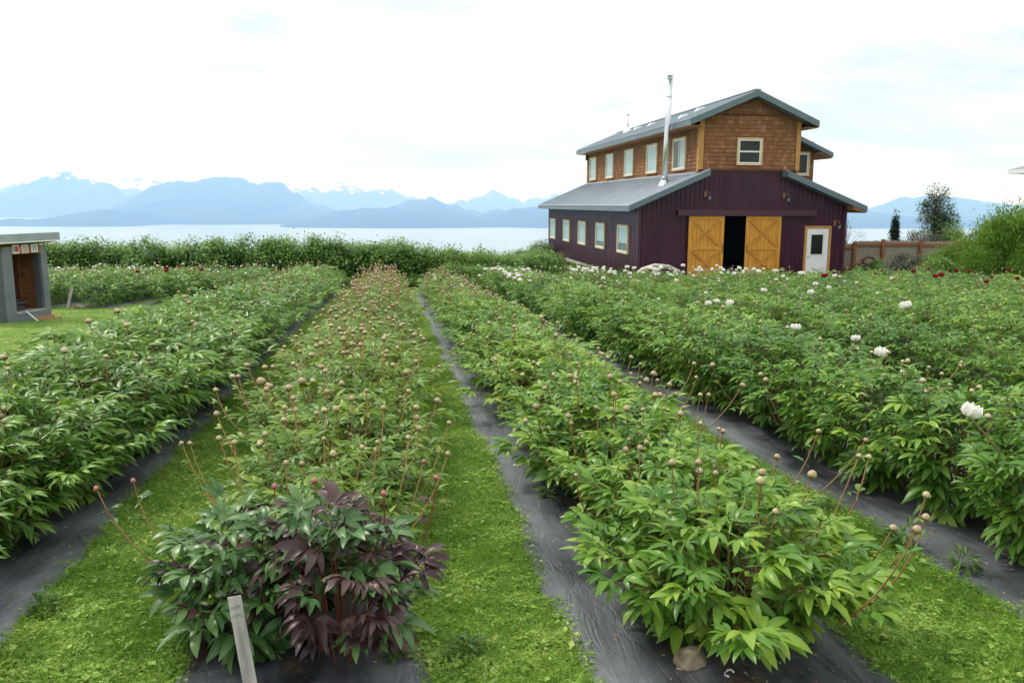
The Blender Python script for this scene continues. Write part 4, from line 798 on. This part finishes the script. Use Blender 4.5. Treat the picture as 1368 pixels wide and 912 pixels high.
def leaf_set(kind, lod, leaves_):
    Vs, Ts, Ls, n = [], [], [], 0; src = LEAF[kind, lod]
    for vi, pos, az, el, ro, sc in leaves_:
        vi = vi if vi < 7 else {5: 7, 3: 6, 1: 5}[lod]+(vi-7)
        V, T, LF = src[vi % len(src)]; Vs.append(V@(rotm(az, el, ro)*sc).T+pos); Ts.append(T+n); Ls.append(LF); n += len(V)
    return Vs, Ts, Ls, n
FOL = {}
def foliage_mesh(kind, lod, seed, mat2=None):
    stems, lv, ends = plan(kind, seed, leaves=6 if lod == 3 else 5); Vs, Ts, Ls, n = leaf_set(kind, lod, lv); me = mesh_np('foliage', np.concatenate(Vs), np.concatenate(Ts), [M[KIND[kind]['mt']]], lf=np.concatenate(Ls), smooth=True)
    return me, stems, ends
def stems_mesh(stems, mt, r0=.0045, r1=.0028, name='stem'):
    Vs, Ts, n = [], [], 0
    for c in stems: v, t_ = tube_np(c, r0, r1, 4); Vs.append(v); Ts.append(t_+n); n += len(v)
    return mesh_np(name, np.concatenate(Vs), np.concatenate(Ts), [M[mt]], smooth=True)
def flower_stem(o, base, tip, mt, budmt, size, g, lean=None, leafy=0, kind='lime'):
    """stem with its bud as a sub-part, in the plant's own coordinates"""
    base = Vector(base); tip = Vector(tip); mid = base.lerp(tip, .45)+Vector((g.uniform(-.03, .03)+(tip.x-base.x)*.30, g.uniform(-.03, .03)+(tip.y-base.y)*.30, -.02)); C = bez(base, mid, tip, 7); C = C-np.array(base)
    v, t_ = tube_np(C, .0040, .0026, 5); so = put('flower_stem', mesh_np('flower_stem', v, t_, [M[mt]], smooth=True), o, loc=base)
    d = Vector(C[-1]-C[-2]).normalized(); q = d.to_track_quat('Z', 'Y').to_matrix().to_4x4(); s_ = size
    bm_ = Matrix.Translation(Vector(C[-1]))@q@Matrix.Rotation(g.uniform(0, 6), 4, 'Z')@Matrix.Diagonal((s_, s_, s_*g.uniform(.92, 1.05), 1)); put('flower_bud', g.choice(BUD[budmt]), so, bm_)
    for k in range(leafy):
        qq = C[4+k % 2]; mtx = np.eye(4); mtx[:3, :3] = rotm(g.uniform(0, 6.28), .35, 0)*g.uniform(.45, .7); mtx[:3, 3] = qq-mtx[:3, :3]@np.array([.05, 0, 0]); put('leaf', LEAFMESH[kind][7+k % 3], so, mtx)
    return so
TALL = {k: [] for k in KIND}
MIDP = {k: [foliage_mesh(k, 3, 900+i*13) for i in range(4)] for k in ('blue', 'olive', 'lime', 'deep')}
FARP = {}
for k in ('blue', 'olive', 'lime', 'deep'):
    FARP[k] = []
    for i in range(5):
        K = KIND[k]; stems, lv, ends = plan(k, 1700+i*31, leaves=5); Vs, Ts, Ls, n = leaf_set(k, 1, lv); mi = [0]*sum(len(t_) for t_ in Ts); g = random.Random(i)
        for (p, d, fr) in g.sample(ends, min(len(ends), K['nb'])):      # the plant's few-pixel buds and stalks
            tip = np.array(p)+np.array([g.uniform(-.04, .04), g.uniform(-.04, .04), g.uniform(*K['bh'])]); v, t_ = tube_np([p-np.array([0, 0, .1]), tip], .005, .004, 3); Vs.append(v); Ts.append(t_+n); Ls.append(np.zeros((len(v), 3))); n += len(v); mi += [1]*len(t_)
            v, t_ = bud_arrays(6, 4); v = np.array(v)*g.uniform(.024, .040)+tip; t_ = np.array(t_); Vs.append(v); Ts.append(t_+n); Ls.append(np.zeros((len(v), 3))); n += len(v); mi += [2]*len(t_)
        FARP[k].append((mesh_np('peony_plant', np.concatenate(Vs), np.concatenate(Ts), [M[K['mt']], M[K['st']], M[K['bud']]], mi=mi, lf=np.concatenate(Ls), smooth=True), stems, ends))
MIDST = {k: [stems_mesh(a_[1], KIND[k]['st']) for a_ in MIDP[k]] for k in MIDP}

# ================================================================== THE BEDS
ORD = ['first', 'second', 'third', 'fourth', 'fifth', 'sixth', 'seventh', 'eighth', 'ninth', 'tenth', 'eleventh', 'twelfth']
# key: kind, centre x, first y, last y, fabric x0, x1, phrase, colour words
BEDS = {
 'b0': ('blue', -2.46, 3.15, 26.8, -2.98, -1.66, 'the lawn-side bed', 'narrow-leaved green peony'),
 'b1': ('olive', -.36, 3.75, 27.2, -.84, .09, 'the middle bed', 'low peony with tan buds'),
 'b2': ('lime', 1.40, 3.10, 26.4, .68, 1.82, 'the bed with the stone at its end', 'lime-green peony'),
 'b3': ('deep', 3.32, 3.45, 25.4, 2.62, 4.10, 'the first bed past the lime-green one', 'deep green peony'),
 'b4': ('deep', 5.42, 5.6, 24.4, 4.72, 6.1, 'the second bed past the lime-green one', 'deep green peony'),
 'b5': ('deep', 7.28, 7.9, 24.2, 6.6, 7.95, 'the third bed past the lime-green one', 'deep green peony'),
 'b6': ('deep', 9.1, 9.8, 24.0, 8.2, 9.5, 'the fourth bed past the lime-green one', 'deep green peony'),
 'b7': ('deep', 10.65, 12.0, 23.6, 10.0, 11.3, 'the fifth bed past the lime-green one', 'deep green peony'),
 'b8': ('deep', 12.45, 14.2, 23.6, 11.8, 13.1, 'the sixth bed past the lime-green one', 'deep green peony'),
 'b9': ('deep', 14.25, 16.2, 24.0, 13.6, 14.9, 'the seventh bed past the lime-green one', 'deep green peony'),
 'b10': ('deep', 16.05, 18.3, 24.5, 15.4, 16.7, 'the last bed, below the bushy bank', 'deep green peony'),
 'c0': ('deep', -4.4, 24.0, 28.6, -5.0, -3.8, 'the far-block row next to the long beds', 'dark green peony'),
 'c1': ('deep', -5.9, 22.9, 28.4, -6.5, -5.3, 'the second far-block row beyond the lawn', 'dark green peony'),
 'c2': ('deep', -7.4, 22.1, 28.2, -8.0, -6.8, 'the third far-block row beyond the lawn', 'dark green peony'),
 'c3': ('deep', -8.9, 21.6, 28.2, -9.5, -8.3, 'the fourth far-block row beyond the lawn', 'dark green peony'),
 'c4': ('deep', -10.4, 21.6, 28.2, -11.0, -9.8, 'the fifth far-block row, behind the shed', 'dark green peony'),
}
PL = []          # every plant: dict(obj, kind, x, y, M, ends, near)
def wmat(x, y, rz, s): return Matrix.Translation((x, y, g1(x, y)))@Matrix.Rotation(rz, 4, 'Z')@Matrix.Diagonal((s, s, s**.6, 1))
def near_plant(kind, x, y, seed, label, group, s=1.0, leaves=7, rad=None, h=None, nst=None, mix=None, lift=0, name='peony_plant'):
    K = KIND[kind]; rz = (seed*1.37) % 6.28; o = empty(name, (x, y, g1(x, y)), rz, label=label, cat='peony', group=group); o.scale = (s, s, s**.6)
    stems, lv, ends = plan(kind, seed, rad=rad, h=h, nst=nst, leaves=leaves); g_ = random.Random(seed); lv = g_.sample(lv, min(len(lv), 296))
    for vi, pos, az, el, ro, sc in lv:
        if lift and pos[2] < lift+.45*math.hypot(pos[0], pos[1])**1.5: continue
        A = np.eye(4); A[:3, :3] = rotm(az, el, ro)*sc; A[:3, 3] = pos; lk = kind
        if mix and g_.random() < mix[1]: lk = mix[0]
        put('leaf', LEAFMESH[lk][vi], o, A)
    put('stem', stems_mesh(stems, K['st']), o); PL.append(dict(o=o, kind=kind, x=x, y=y, M=wmat(x, y, rz, s), ends=ends, lod=5, n=0, blooms=[])); return o
def mid_plant(kind, x, y, seed, label, group, s=1.0):
    rz = (seed*1.37) % 6.28; o = empty('peony_plant', (x, y, g1(x, y)), rz, label=label, cat='peony', group=group); o.scale = (s, s, s**.6); i = seed % 4
    put('foliage', MIDP[kind][i][0], o, kind='stuff'); put('stem', MIDST[kind][i], o); PL.append(dict(o=o, kind=kind, x=x, y=y, M=wmat(x, y, rz, s), ends=MIDP[kind][i][2], lod=3, n=0, blooms=[])); return o
def far_plant(kind, x, y, seed, label, group, s=1.0):
    rz = (seed*1.37) % 6.28; me, stems, ends = FARP[kind][seed % 5]; o = put('peony_plant', me, None, None, loc=(x, y, g1(x, y)), label=label, cat='peony', group=group); o.rotation_euler = (0, 0, rz); o.scale = (s, s, s**.6)
    PL.append(dict(o=o, kind=kind, x=x, y=y, M=wmat(x, y, rz, s), ends=ends, lod=1, n=0, blooms=[])); return o
gr = random.Random(12)
for key, (kind, cx, ya, yb, fx0, fx1, phrase, look) in BEDS.items():
    y = ya; i = 0; group = 'peonies in '+phrase
    grow = {'b0': .60, 'b1': .60, 'b2': .36, 'b3': .34, 'c0': .3, 'c1': .3, 'c2': .3, 'c3': .3, 'c4': .3}.get(key, .10)
    while y < yb:
        d = math.hypot(cx, y); x = cx+gr.uniform(-.07, .07)+(.27*max(0, 1-(y-3)/7) if key == 'b0' else 0); sd = gr.randrange(10000); sc = gr.uniform(.86, 1.12)
        sc *= 1+grow*min(1, max(0, (y-3.6)/4)); x += (.10 if key == 'b0' else .05 if key == 'b2' else -.05 if key == 'b3' else 0)*min(1, max(0, (y-3.6)/4))
        if d < 6.3: near_plant(kind, x, y, sd, '%s, %s from the near end in %s' % (look, ORD[i], phrase), group, sc, leaves=8)
        elif d < 13 and i < 12: mid_plant(kind, x, y, sd, '%s, %s from the near end in %s' % (look, ORD[i], phrase), group, sc)
        elif d < 13.5: mid_plant(kind, x, y, sd, '%s past the twelfth plant of %s' % (look, phrase), group, sc)
        else: far_plant(kind, x, y, sd, '%s far down %s' % (look, phrase), group, sc)
        y += .72*gr.uniform(.88, 1.12); i += 1
# the two bushes at the near end of the middle bed
near_plant('teal', -.58, 3.28, 77, 'blue-green peony leaning out beside the plum-leaved bush', None, 1.0, leaves=6, rad=.50, h=.48, nst=20, mix=('plum', .16), lift=.05)
near_plant('plum', -.22, 3.06, 41, 'bushy peony with dark plum and green leaves at the near end of the middle bed', None, 1.0, leaves=6, rad=.47, h=.57, nst=20, mix=('teal', .38), lift=.12)
def nearest(x, y, ok=lambda p: True): return min((p for p in PL if ok(p)), key=lambda p: (p['x']-x)**2+(p['y']-y)**2)
def add_bud(p, x, y, z, size, g, mt=None, bm_=None, leafy=0):
    """bud whose tip stands at world x, y and height z above the ground"""
    Mi = p['M'].inverted(); tip = Mi@Vector((x, y, g1(x, y)+z)); K = KIND[p['kind']]
    e_, d_, f_ = min(p['ends'], key=lambda e: (e[0][0]-tip.x*.8)**2+(e[0][1]-tip.y*.8)**2); q_ = math.hypot(tip.x, tip.y); k_ = min(1-min(q_*.40, .13)/max(q_, .01), .60*K['rad']/max(q_, .01)); base = Vector((tip.x*k_, tip.y*k_, .20))
    flower_stem(p['o'], base, tip, mt or K['st'], bm_ or K['bud'], size, g, leafy=leafy, kind=p['kind']); p['n'] += 1
NEARBUDS = {
 'b2': [(1.69, 3.07, 0.036), (1.99, 2.76, 0.026), (1.83, 2.53, 0.026), (1.72, 2.42, 0.027), (1.51, 3.14, 0.03), (2.26, 3.62, 0.024), (2.06, 3.34, 0.022), (2.09, 3.31, 0.025), (2.13, 3.83, 0.025), (1.19, 3.34, 0.031), (1.32, 4.5, 0.041), (1.41, 4.48, 0.03), (1.58, 4.33, 0.034), (1.13, 3.62, 0.029), (1.32, 3.17, 0.022), (1.69, 3.38, 0.025), (0.7, 4.29, 0.03), (0.95, 4.37, 0.034), (0.98, 5.25, 0.028), (1.25, 5.7, 0.036), (1.23, 5.45, 0.03), (1.52, 5.62, 0.041), (1.86, 5.7, 0.041), (1.62, 4.91, 0.031), (1.65, 4.91, 0.031), (1.83, 5.26, 0.029), (2.33, 6.14, 0.033), (2.12, 5.53, 0.025), (2.47, 6.08, 0.033), (1.9, 4.87, 0.031), (1.95, 4.86, 0.031), (2.3, 5.16, 0.033), (2.57, 5.36, 0.034), (1.16, 4.58, 0.025), (1.76, 6.61, 0.036), (1.95, 6.58, 0.036), (0.88, 6.03, 0.027)],
 'b1': [(-0.33, 3.3, 0.026), (-0.05, 3.09, 0.025), (-0.48, 3.25, 0.023), (0.23, 3.65, 0.026), (0.16, 3.28, 0.022), (-0.16, 3.83, 0.026), (-0.09, 3.93, 0.024), (-0.35, 4.03, 0.024), (-0.77, 4.01, 0.029), (-0.65, 4.18, 0.025), (-0.98, 4.04, 0.024), (-1.02, 4.05, 0.024), (-1.06, 3.42, 0.02), (-1.17, 3.33, 0.022), (0.12, 4.72, 0.034), (0.25, 4.93, 0.031), (0.28, 4.3, 0.025), (0.12, 3.55, 0.02), (0.06, 3.99, 0.027), (-0.9, 5.75, 0.048), (-0.83, 5.48, 0.03), (-0.63, 5.73, 0.044), (-0.56, 5.75, 0.031), (-0.4, 4.72, 0.034), (-0.44, 4.66, 0.027), (-0.6, 4.51, 0.029), (-0.64, 4.86, 0.024), (-1.14, 6.03, 0.033), (-1.11, 6.06, 0.027), (-1.16, 5.53, 0.025), (-0.99, 4.72, 0.03), (-0.86, 4.12, 0.027), (-1.14, 6.61, 0.03)],
 'b0': [(-2.08, 5.95, 0.04), (-1.76, 5.99, 0.036), (-2.72, 7.74, 0.044), (-2.87, 8.47, 0.042), (-3.05, 10.06, 0.045), (-2.53, 9.2, 0.044), (-1.94, 6.71, 0.036), (-3.16, 7.48, 0.042), (-3.19, 7.26, 0.040)],
 'b3': [(4.49, 5.93, 0.03), (4.33, 5.75, 0.03), (4.1, 6.8, 0.035), (3.45, 4.84, 0.028), (3.71, 6.73, 0.036), (3.11, 5.31, 0.024)]}
for key, lst in NEARBUDS.items():
    hh = .64 if key == 'b0' else .63
    for x, y, q in lst:
        p = nearest(x, y, lambda p: p['lod'] > 1); bm_ = None
        if key == 'b1' and y < 3.7: bm_ = 'bud_rose' if gr.random() < .6 else 'bud_tan'
        elif key == 'b1' and gr.random() < .08: bm_ = 'bud_rose'
        elif gr.random() < .2: bm_ = 'bud_cream'
        add_bud(p, x, y, hh, q*.98, gr, bm_=bm_, leafy=2 if gr.random() < .75 else 1, mt='stem_plum' if p['kind'] == 'plum' else None)
for p in PL:
    if p['lod'] == 1: continue
    K = KIND[p['kind']]; want = int(K['nb']*gr.uniform(.6, 1.2))-p['n']
    for (e_, d_, f_) in gr.sample(p['ends'], max(0, min(want, len(p['ends'])))):
        w_ = p['M']@Vector(e_); tx, ty = w_.x+gr.uniform(-.07, .07), w_.y+gr.uniform(-.07, .07)
        z = w_.z-g1(w_.x, w_.y)+gr.uniform(*K['bh']); add_bud(p, tx, ty, z, gr.uniform(.019, .034), gr, leafy=gr.choice([0, 1, 2]), bm_=gr.choice([K['bud'], K['bud'], 'bud_cream' if p['kind'] != 'plum' else 'bud_rose']) if gr.random() < .5 else None)
# open flowers
def add_bloom(p, x, y, z, size, mt, g, petals=False, tilt=.35):
    Mi = p['M'].inverted(); tip = Mi@Vector((x, y, g1(x, y)+z)); sc = size/p['M'].to_scale().x
    rot = Matrix.Rotation(g.uniform(0, 6.28), 4, 'Z')@Matrix.Rotation(g.uniform(-tilt, tilt), 4, 'X')@Matrix.Rotation(g.uniform(-tilt, tilt), 4, 'Y')
    base = Vector((tip.x*.55, tip.y*.55, tip.z-.28)); v, t_ = tube_np(bez(base, base.lerp(tip, .5)+Vector((0, 0, .03)), tip, 4), .005, .004, 4)
    so = put('flower_stem', mesh_np('flower_stem', v, t_, [M['stem_red']], smooth=True), p['o']); mm = Matrix.Translation(tip)@rot
    if petals:
        for k in range(22):
            ring = k/22; put('petal', PETAL['petal_white'][min(3, int(ring*4))], so, mm@Matrix.Rotation(k*2.4+g.uniform(-.2, .2), 4, 'Z')@Matrix.Rotation(-ring*.25, 4, 'Y')@Matrix.Diagonal((sc*(1.15-.35*ring), sc*(1.15-.35*ring), sc*(1.1-.2*ring), 1)))
    else: put('blossom', g.choice(BLOOM[mt]), so, mm@Matrix.Diagonal((sc*1.05, sc*1.05, sc, 1)))
    p['blooms'].append((mt, size))
wb = [(2.77, 3.57, 0.105, 1), (3.59, 5.64, 0.11, 1), (3.93, 6.54, 0.09, 1), (3.83, 7.43, 0.11, 1), (4.47, 10.51, 0.14, 0), (4.19, 10.56, 0.12, 0), (4.49, 11.03, 0.1, 0), (6.49, 9.69, 0.16, 1), (6.22, 13.26, 0.13, 0), (6.72, 12.59, 0.13, 0), (10.33, 19.88, 0.2, 0), (8.1, 15.02, 0.13, 0), (7.73, 13.85, 0.11, 0), (2.72, 17.76, 0.14, 0), (3.27, 4.87, 0.04, 0), (5.94, 16.86, 0.12, 0), (8.69, 17.36, 0.08, 0), (3.87, 11.72, 0.06, 0), (2.13, 20.53, 0.1, 0)]
for x, y, q, pt in wb:
    p = nearest(x, y); add_bloom(p, x, y, .75, q*1.15, 'petal_white', gr, petals=bool(pt), tilt=.3)
rb = [(9.5, 17.21, 0.17), (12.54, 21.48, 0.13), (13.06, 19.36, 0.13), (12.43, 17.4, 0.15), (11.85, 16.78, 0.13), (14.42, 19.58, 0.13), (14.44, 19.1, 0.13), (11.3, 14.45, 0.11), (16.42, 20.2, 0.12), (12.89, 15.6, 0.1), (14.67, 21.07, 0.1), (11.67, 18.74, 0.08), (12.84, 16.26, 0.08),
      (-7.11, 26.72, .12), (-6.73, 26.08, .15), (-6.02, 23.43, .14), (-6.14, 25.42, .17), (-5.25, 23.95, .15), (-6.64, 22.98, .12), (-5.45, 27.62, .14), (-4.73, 27.9, .14), (-4.63, 26.84, .16), (-6.4, 26.3, .14), (-5.7, 25.0, .12)]
for x, y, q in rb: add_bloom(nearest(x, y), x, y, .80 if x > 0 else .82, q*1.25, 'petal_red', gr)
for p in list(PL):
    x, y = p['x'], p['y']
    if 2 < x < 9.6 and y > 16.5:
        for _ in range(gr.choice([4, 5, 6, 8]) if y > 19.5 else gr.choice([0, 1, 2, 3, 4])): add_bloom(p, x+gr.uniform(-.7, .7), y+gr.uniform(-.35, .35), gr.uniform(.72, .88), gr.choice([gr.uniform(.06, .1), gr.uniform(.12, .19)]), 'petal_white', gr)
    elif 9.6 < x < 12 and y > 16 and gr.random() < .3: add_bloom(p, x+gr.uniform(-.4, .4), y, .78, gr.uniform(.07, .13), 'petal_white', gr)
    elif 4.5 < x < 13 and 11 < y < 17.5 and gr.random() < .2: add_bloom(p, x+gr.uniform(-.4, .4), y, .76, gr.uniform(.05, .10), 'petal_white', gr)
    elif .8 < x < 2 and y > 17 and gr.random() < .7: add_bloom(p, x+gr.uniform(-.4, .4), y, .66, gr.uniform(.05, .10), 'petal_white', gr)
    elif x < -3.8:
        for _ in range(gr.choice([2, 3, 4]) if x < -6.5 else gr.choice([1, 1, 2])): add_bloom(p, x+gr.uniform(-.7, .7), y+gr.uniform(-.3, .3), gr.uniform(.72, .95), gr.uniform(.06, .11), 'petal_white', gr)
# say on the label which plants carry open flowers, where that sets them apart
for p in PL:
    b = p['blooms']; o = p['o']; lab = o['label']
    if not b: continue
    reds = sum(1 for mt, q in b if mt == 'petal_red'); whites = len(b)-reds
    new = ('red-and-white' if reds and whites else ('red' if reds else 'white'))+'-flowered '+lab
    if len(new.split()) > 16: new = new.replace('the near end', 'near end')
    o['label'] = new
# pink peonies by the fence
for i, (x, y, lab) in enumerate([(19.3, 30.2, 'peony with a deep pink bloom in front of the fence'), (20.7, 29.6, 'peony with a pale pink bloom beside the small pale box'), (20.0, 28.0, 'peony with a large faded pink bloom at the foot of the bank')]):
    far_plant('deep', x, y, 5+i, lab, None, 1.0); add_bloom(PL[-1], x, y, .72, .16+.05*i, 'petal_pink', gr)

# ================================================================== BLACK FABRIC STRIPS
def edge_shift(y): return np.clip(.15-.022*np.asarray(y), -.1, .12)
def wob(y, k, amp=.03): return amp*(np.sin(y*1.7+k*2.3)+.6*np.sin(y*4.1+k)+.35*np.sin(y*9.3+k*5))
for k, (key, (kind, cx, ya, yb, fx0, fx1, ph, lk)) in enumerate(BEDS.items()):
    y0 = 1.0 if key in ('b0', 'b1', 'b2', 'b3') else ya-.8; y1 = yb+.6
    ys = np.concatenate([np.arange(y0, min(9, y1), .05), np.arange(max(9, y0), y1+.2, .25)]) if y0 < 9 else np.arange(y0, y1, .25); nu = 26
    u = np.linspace(0, 1, nu); Y = np.repeat(ys[:, None], nu, 1); a0 = fx0+wob(ys, k, .022); a1 = fx1+wob(ys, k+9, .022)+(edge_shift(ys) if key == 'b0' else 0); X = a0[:, None]+(a1-a0)[:, None]*u[None, :]
    Z = gz(X, Y)+.008+.006*(1+np.sin(X*31+np.sin(Y*2.1+k)*1.8+k))*(.5+.5*np.sin(Y*1.3+X*4))+.005*(1+np.sin(X*67+Y*3.1))*(.5+.5*np.sin(Y*.9+k*3+X*9))
    Z += np.where((u[None, :] < .06) | (u[None, :] > .94), -.006, 0)
    nx, ny = nu, len(ys); i = (np.arange(nx-1)[None, :]+np.arange(ny-1)[:, None]*nx).ravel(); T = np.concatenate([np.stack([i, i+1, i+nx+1], -1), np.stack([i, i+nx+1, i+nx], -1)])
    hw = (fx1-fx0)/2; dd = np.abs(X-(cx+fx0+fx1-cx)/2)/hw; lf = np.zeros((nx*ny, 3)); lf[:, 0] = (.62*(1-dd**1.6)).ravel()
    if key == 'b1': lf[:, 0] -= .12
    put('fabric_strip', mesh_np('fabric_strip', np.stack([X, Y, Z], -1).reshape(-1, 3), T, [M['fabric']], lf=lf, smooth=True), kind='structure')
# curled white plastic strip on the fabric and a few fallen petals
m = MB(); cx_, cy_ = 1.20, 2.66; m.tube([(cx_+.018*math.cos(a_), cy_+.03*math.sin(a_), g1(cx_, cy_)+.02+.006*math.sin(a_*2)) for a_ in np.arange(.3, 3.9, .35)], .004, 5)
m.obj('plastic_strip', M['seedtag'], smooth=True, label='curled pale plastic strip lying on black fabric near the stone', cat='strip')

def litter(seed):
    g = np.random.default_rng(seed); Vs, Ts, Ls, n = [], [], [], 0
    for x0, x1, y0, y1, cnt in ((.70, 1.80, 1.8, 8, 900), (-.82, .08, 2.2, 4, 160), (-2.2, -1.60, 3, 9, 420), (2.64, 3.3, 3, 9, 420)):
        x = g.uniform(x0, x1, cnt); y = y0+(y1-y0)*g.random(cnt)**1.3
        V, T, lf = diamonds(np.stack([x, y, gz(x, y)+.030+.004*g.random(cnt)], -1), g.random(cnt)*6.283, g.normal(0, .15, cnt), g.uniform(.006, .028, cnt), g.uniform(.003, .010, cnt), .1, rnd=g.random(cnt)); Vs.append(V); Ts.append(T+n); Ls.append(lf); n += len(V)
    return mesh_np('leaf_litter', np.concatenate(Vs), np.concatenate(Ts), [M['litter']], lf=np.concatenate(Ls))
put('leaf_litter', litter(9), kind='stuff')

# ================================================================== TURF
def smooth_noise(x, y, f, s): return (np.sin(x*f+s)+np.sin(y*f*1.13+s*2.1)+np.sin((x+y)*f*.71+s*.7+np.sin(x*f*.5))+np.sin((x-y)*f*1.7+s))/4
def in_any(x, y):
    r_ = np.zeros(len(x), bool); mg = .004+.09*rng.random(len(x))**4*(1+smooth_noise(x, y, 14, 2.2))
    for k, (key, (kind, cx, ya, yb, fx0, fx1, ph, lk)) in enumerate(BEDS.items()):
        y0 = 1.0 if key in ('b0', 'b1', 'b2', 'b3') else ya-.8
        r_ |= (x > fx0+wob(y, k, .022)+mg) & (x < fx1+wob(y, k+9, .022)+(edge_shift(y) if key == 'b0' else 0)-mg) & (y > y0) & (y < yb+.6)
    return r_
def turf(regions, seed):
    g = np.random.default_rng(seed); Vs, Ts, Ls, n = [], [], [], 0
    for x0, x1, y0, y1, dens, size in regions:
        cnt = int((x1-x0)*(y1-y0)*dens); x = g.uniform(x0, x1, cnt); y = g.uniform(y0, y1, cnt); keep = ~in_any(x, y); x, y = x[keep], y[keep]; cnt = len(x)
        c1 = smooth_noise(x, y, 9, 1.3); c2 = smooth_noise(x, y, 31, 4.1); c3_ = smooth_noise(x, y, 3.1, 7.7); bare = g.random(cnt) < .55*np.clip(smooth_noise(x, y, 5.3, 3.3)-.45, 0, 1)*2; x, y, c1, c2, c3_ = [q[~bare] for q in (x, y, c1, c2, c3_)]; cnt = len(x); leafy = g.random(cnt) < .45+.3*c1
        z = gz(x, y)+g.random(cnt)*.03*(1+.8*c2); L = np.where(leafy, g.uniform(.010, .024, cnt)*(1+1.1*(g.random(cnt) < .07)), g.uniform(.02, .06, cnt))*size*(1+.3*c2); W = np.where(leafy, L*g.uniform(.45, .75, cnt), .0028*size)
        el = np.where(leafy, g.normal(.12, .30, cnt), g.normal(.85, .35, cnt)); rnd = np.clip(.40+.16*c2+.20*c1+.28*c3_+g.normal(0, .22, cnt), 0, 1)
        V, T, lf = diamonds(np.stack([x, y, z], -1), g.random(cnt)*6.283, el, L, W, .3, rnd=rnd); Vs.append(V); Ts.append(T+n); Ls.append(lf); n += len(V)
    return mesh_np('grass', np.concatenate(Vs), np.concatenate(Ts), [M['grass']], lf=np.concatenate(Ls))
reg = []
for x0, x1 in ((-1.72, -.76), (.02, .74), (1.74, 2.72)):
    reg += [(x0, x1, 2.2, 4.5, 22000, 1.0), (x0, x1, 4.5, 7, 9500, 1.15), (x0, x1, 7, 11, 4500, 1.4), (x0, x1, 11, 18, 1500, 1.7)]
reg += [(-9.5, -2.9, 9, 14, 900, 1.3), (-12, -2.9, 14, 22, 500, 1.6), (3.9, 4.8, 2, 9, 2500, 1.2), (5.9, 6.7, 2, 6, 2500, 1.2), (3.9, 9, -1, 2, 900, 1.4), (5.8, 6.5, 6, 10, 1500, 1.3)]
put('grass', turf(reg, 3), kind='stuff')
def meadow(regions, seed, mt, hgt):
    g = np.random.default_rng(seed); Vs, Ts, Ls, n = [], [], [], 0
    for x0, x1, y0, y1, cnt in regions:
        x = g.uniform(x0, x1, cnt); y = g.uniform(y0, y1, cnt); z = gz(x, y)+g.random(cnt)*hgt*.5; L = g.uniform(.4, 1, cnt)*hgt
        V, T, lf = diamonds(np.stack([x, y, z], -1), g.random(cnt)*6.283, g.normal(1.1, .3, cnt), L, .016+.02*g.random(cnt), .25, rnd=g.random(cnt)); Vs.append(V); Ts.append(T+n); Ls.append(lf); n += len(V)
    return mesh_np('tall_grass', np.concatenate(Vs), np.concatenate(Ts), [M[mt]], lf=np.concatenate(Ls))
put('tall_grass', meadow([(-13, 1, 28.7, 29.8, 4500), (1, 9.6, 26.2, 33, 9000), (1, 9.6, 33, 48, 7000), (19, 24, 30, 35.8, 3500)], 5, 'weed', .55), kind='stuff')
# weeds rooted along the edges of the fabric
def weed(x, y, s, seed, label, group):
    g = np.random.default_rng(seed); n = 46; an = g.random(n)*6.283; rr = .035*np.sqrt(g.random(n)); P = np.stack([rr*np.cos(an), rr*np.sin(an), .01+.09*g.random(n)], -1)
    V, T, lf = diamonds(P, an+g.normal(0, .5, n), g.normal(.35, .35, n), g.uniform(.05, .11, n), g.uniform(.016, .03, n), .35, rnd=g.random(n)); o = put('weed', mesh_np('weed', V, T, [M['weed']], lf=lf), loc=(x, y, g1(x, y)), label=label, cat='weed', group=group); o.scale = (s, s, s)
for i, (x, y, s, lab) in enumerate([(2.60, 3.75, 1.3, 'leafy weed at the edge of fabric below the first deep green peonies'), (2.72, 3.45, 1.0, 'smaller leafy weed at the fabric edge nearest the picture corner'), (2.5, 4.4, .9, 'low weed in the grass path beside the deep green bed'), (-1.52, 3.6, .8, 'broad-leaved weed on grass beside the fabric of the lawn-side bed'), (.25, 2.95, .9, 'small weed beside the stems of the plum-leaved bush'), (-.02, 3.0, .8, 'pale weed growing at the foot of the plum-leaved bush'), (.95, 4.9, .9, 'weed tuft on the fabric under the lime-green peonies')]):
    weed(x, y, s, 40+i, lab, None)

# ================================================================== AIR
bx = MB().box(-31000, 31000, -3100, 30000, -264, 1050); hz = bx.obj('haze', [], kind='stuff')
hm = bpy.data.materials.new('haze'); hm.use_nodes = True; hn = hm.node_tree; hn.nodes.clear(); ho = hn.nodes.new('ShaderNodeOutputMaterial'); pv = hn.nodes.new('ShaderNodeVolumePrincipled')
pv.inputs['Color'].default_value = (.25, .47, 1.0, 1); pv.inputs['Absorption Color'].default_value = (1, 1, 1, 1); pv.inputs['Density'].default_value = 1.2e-4; pv.inputs['Anisotropy'].default_value = .2
hn.links.new(pv.outputs[0], ho.inputs['Volume']); hz.data.materials.append(hm)
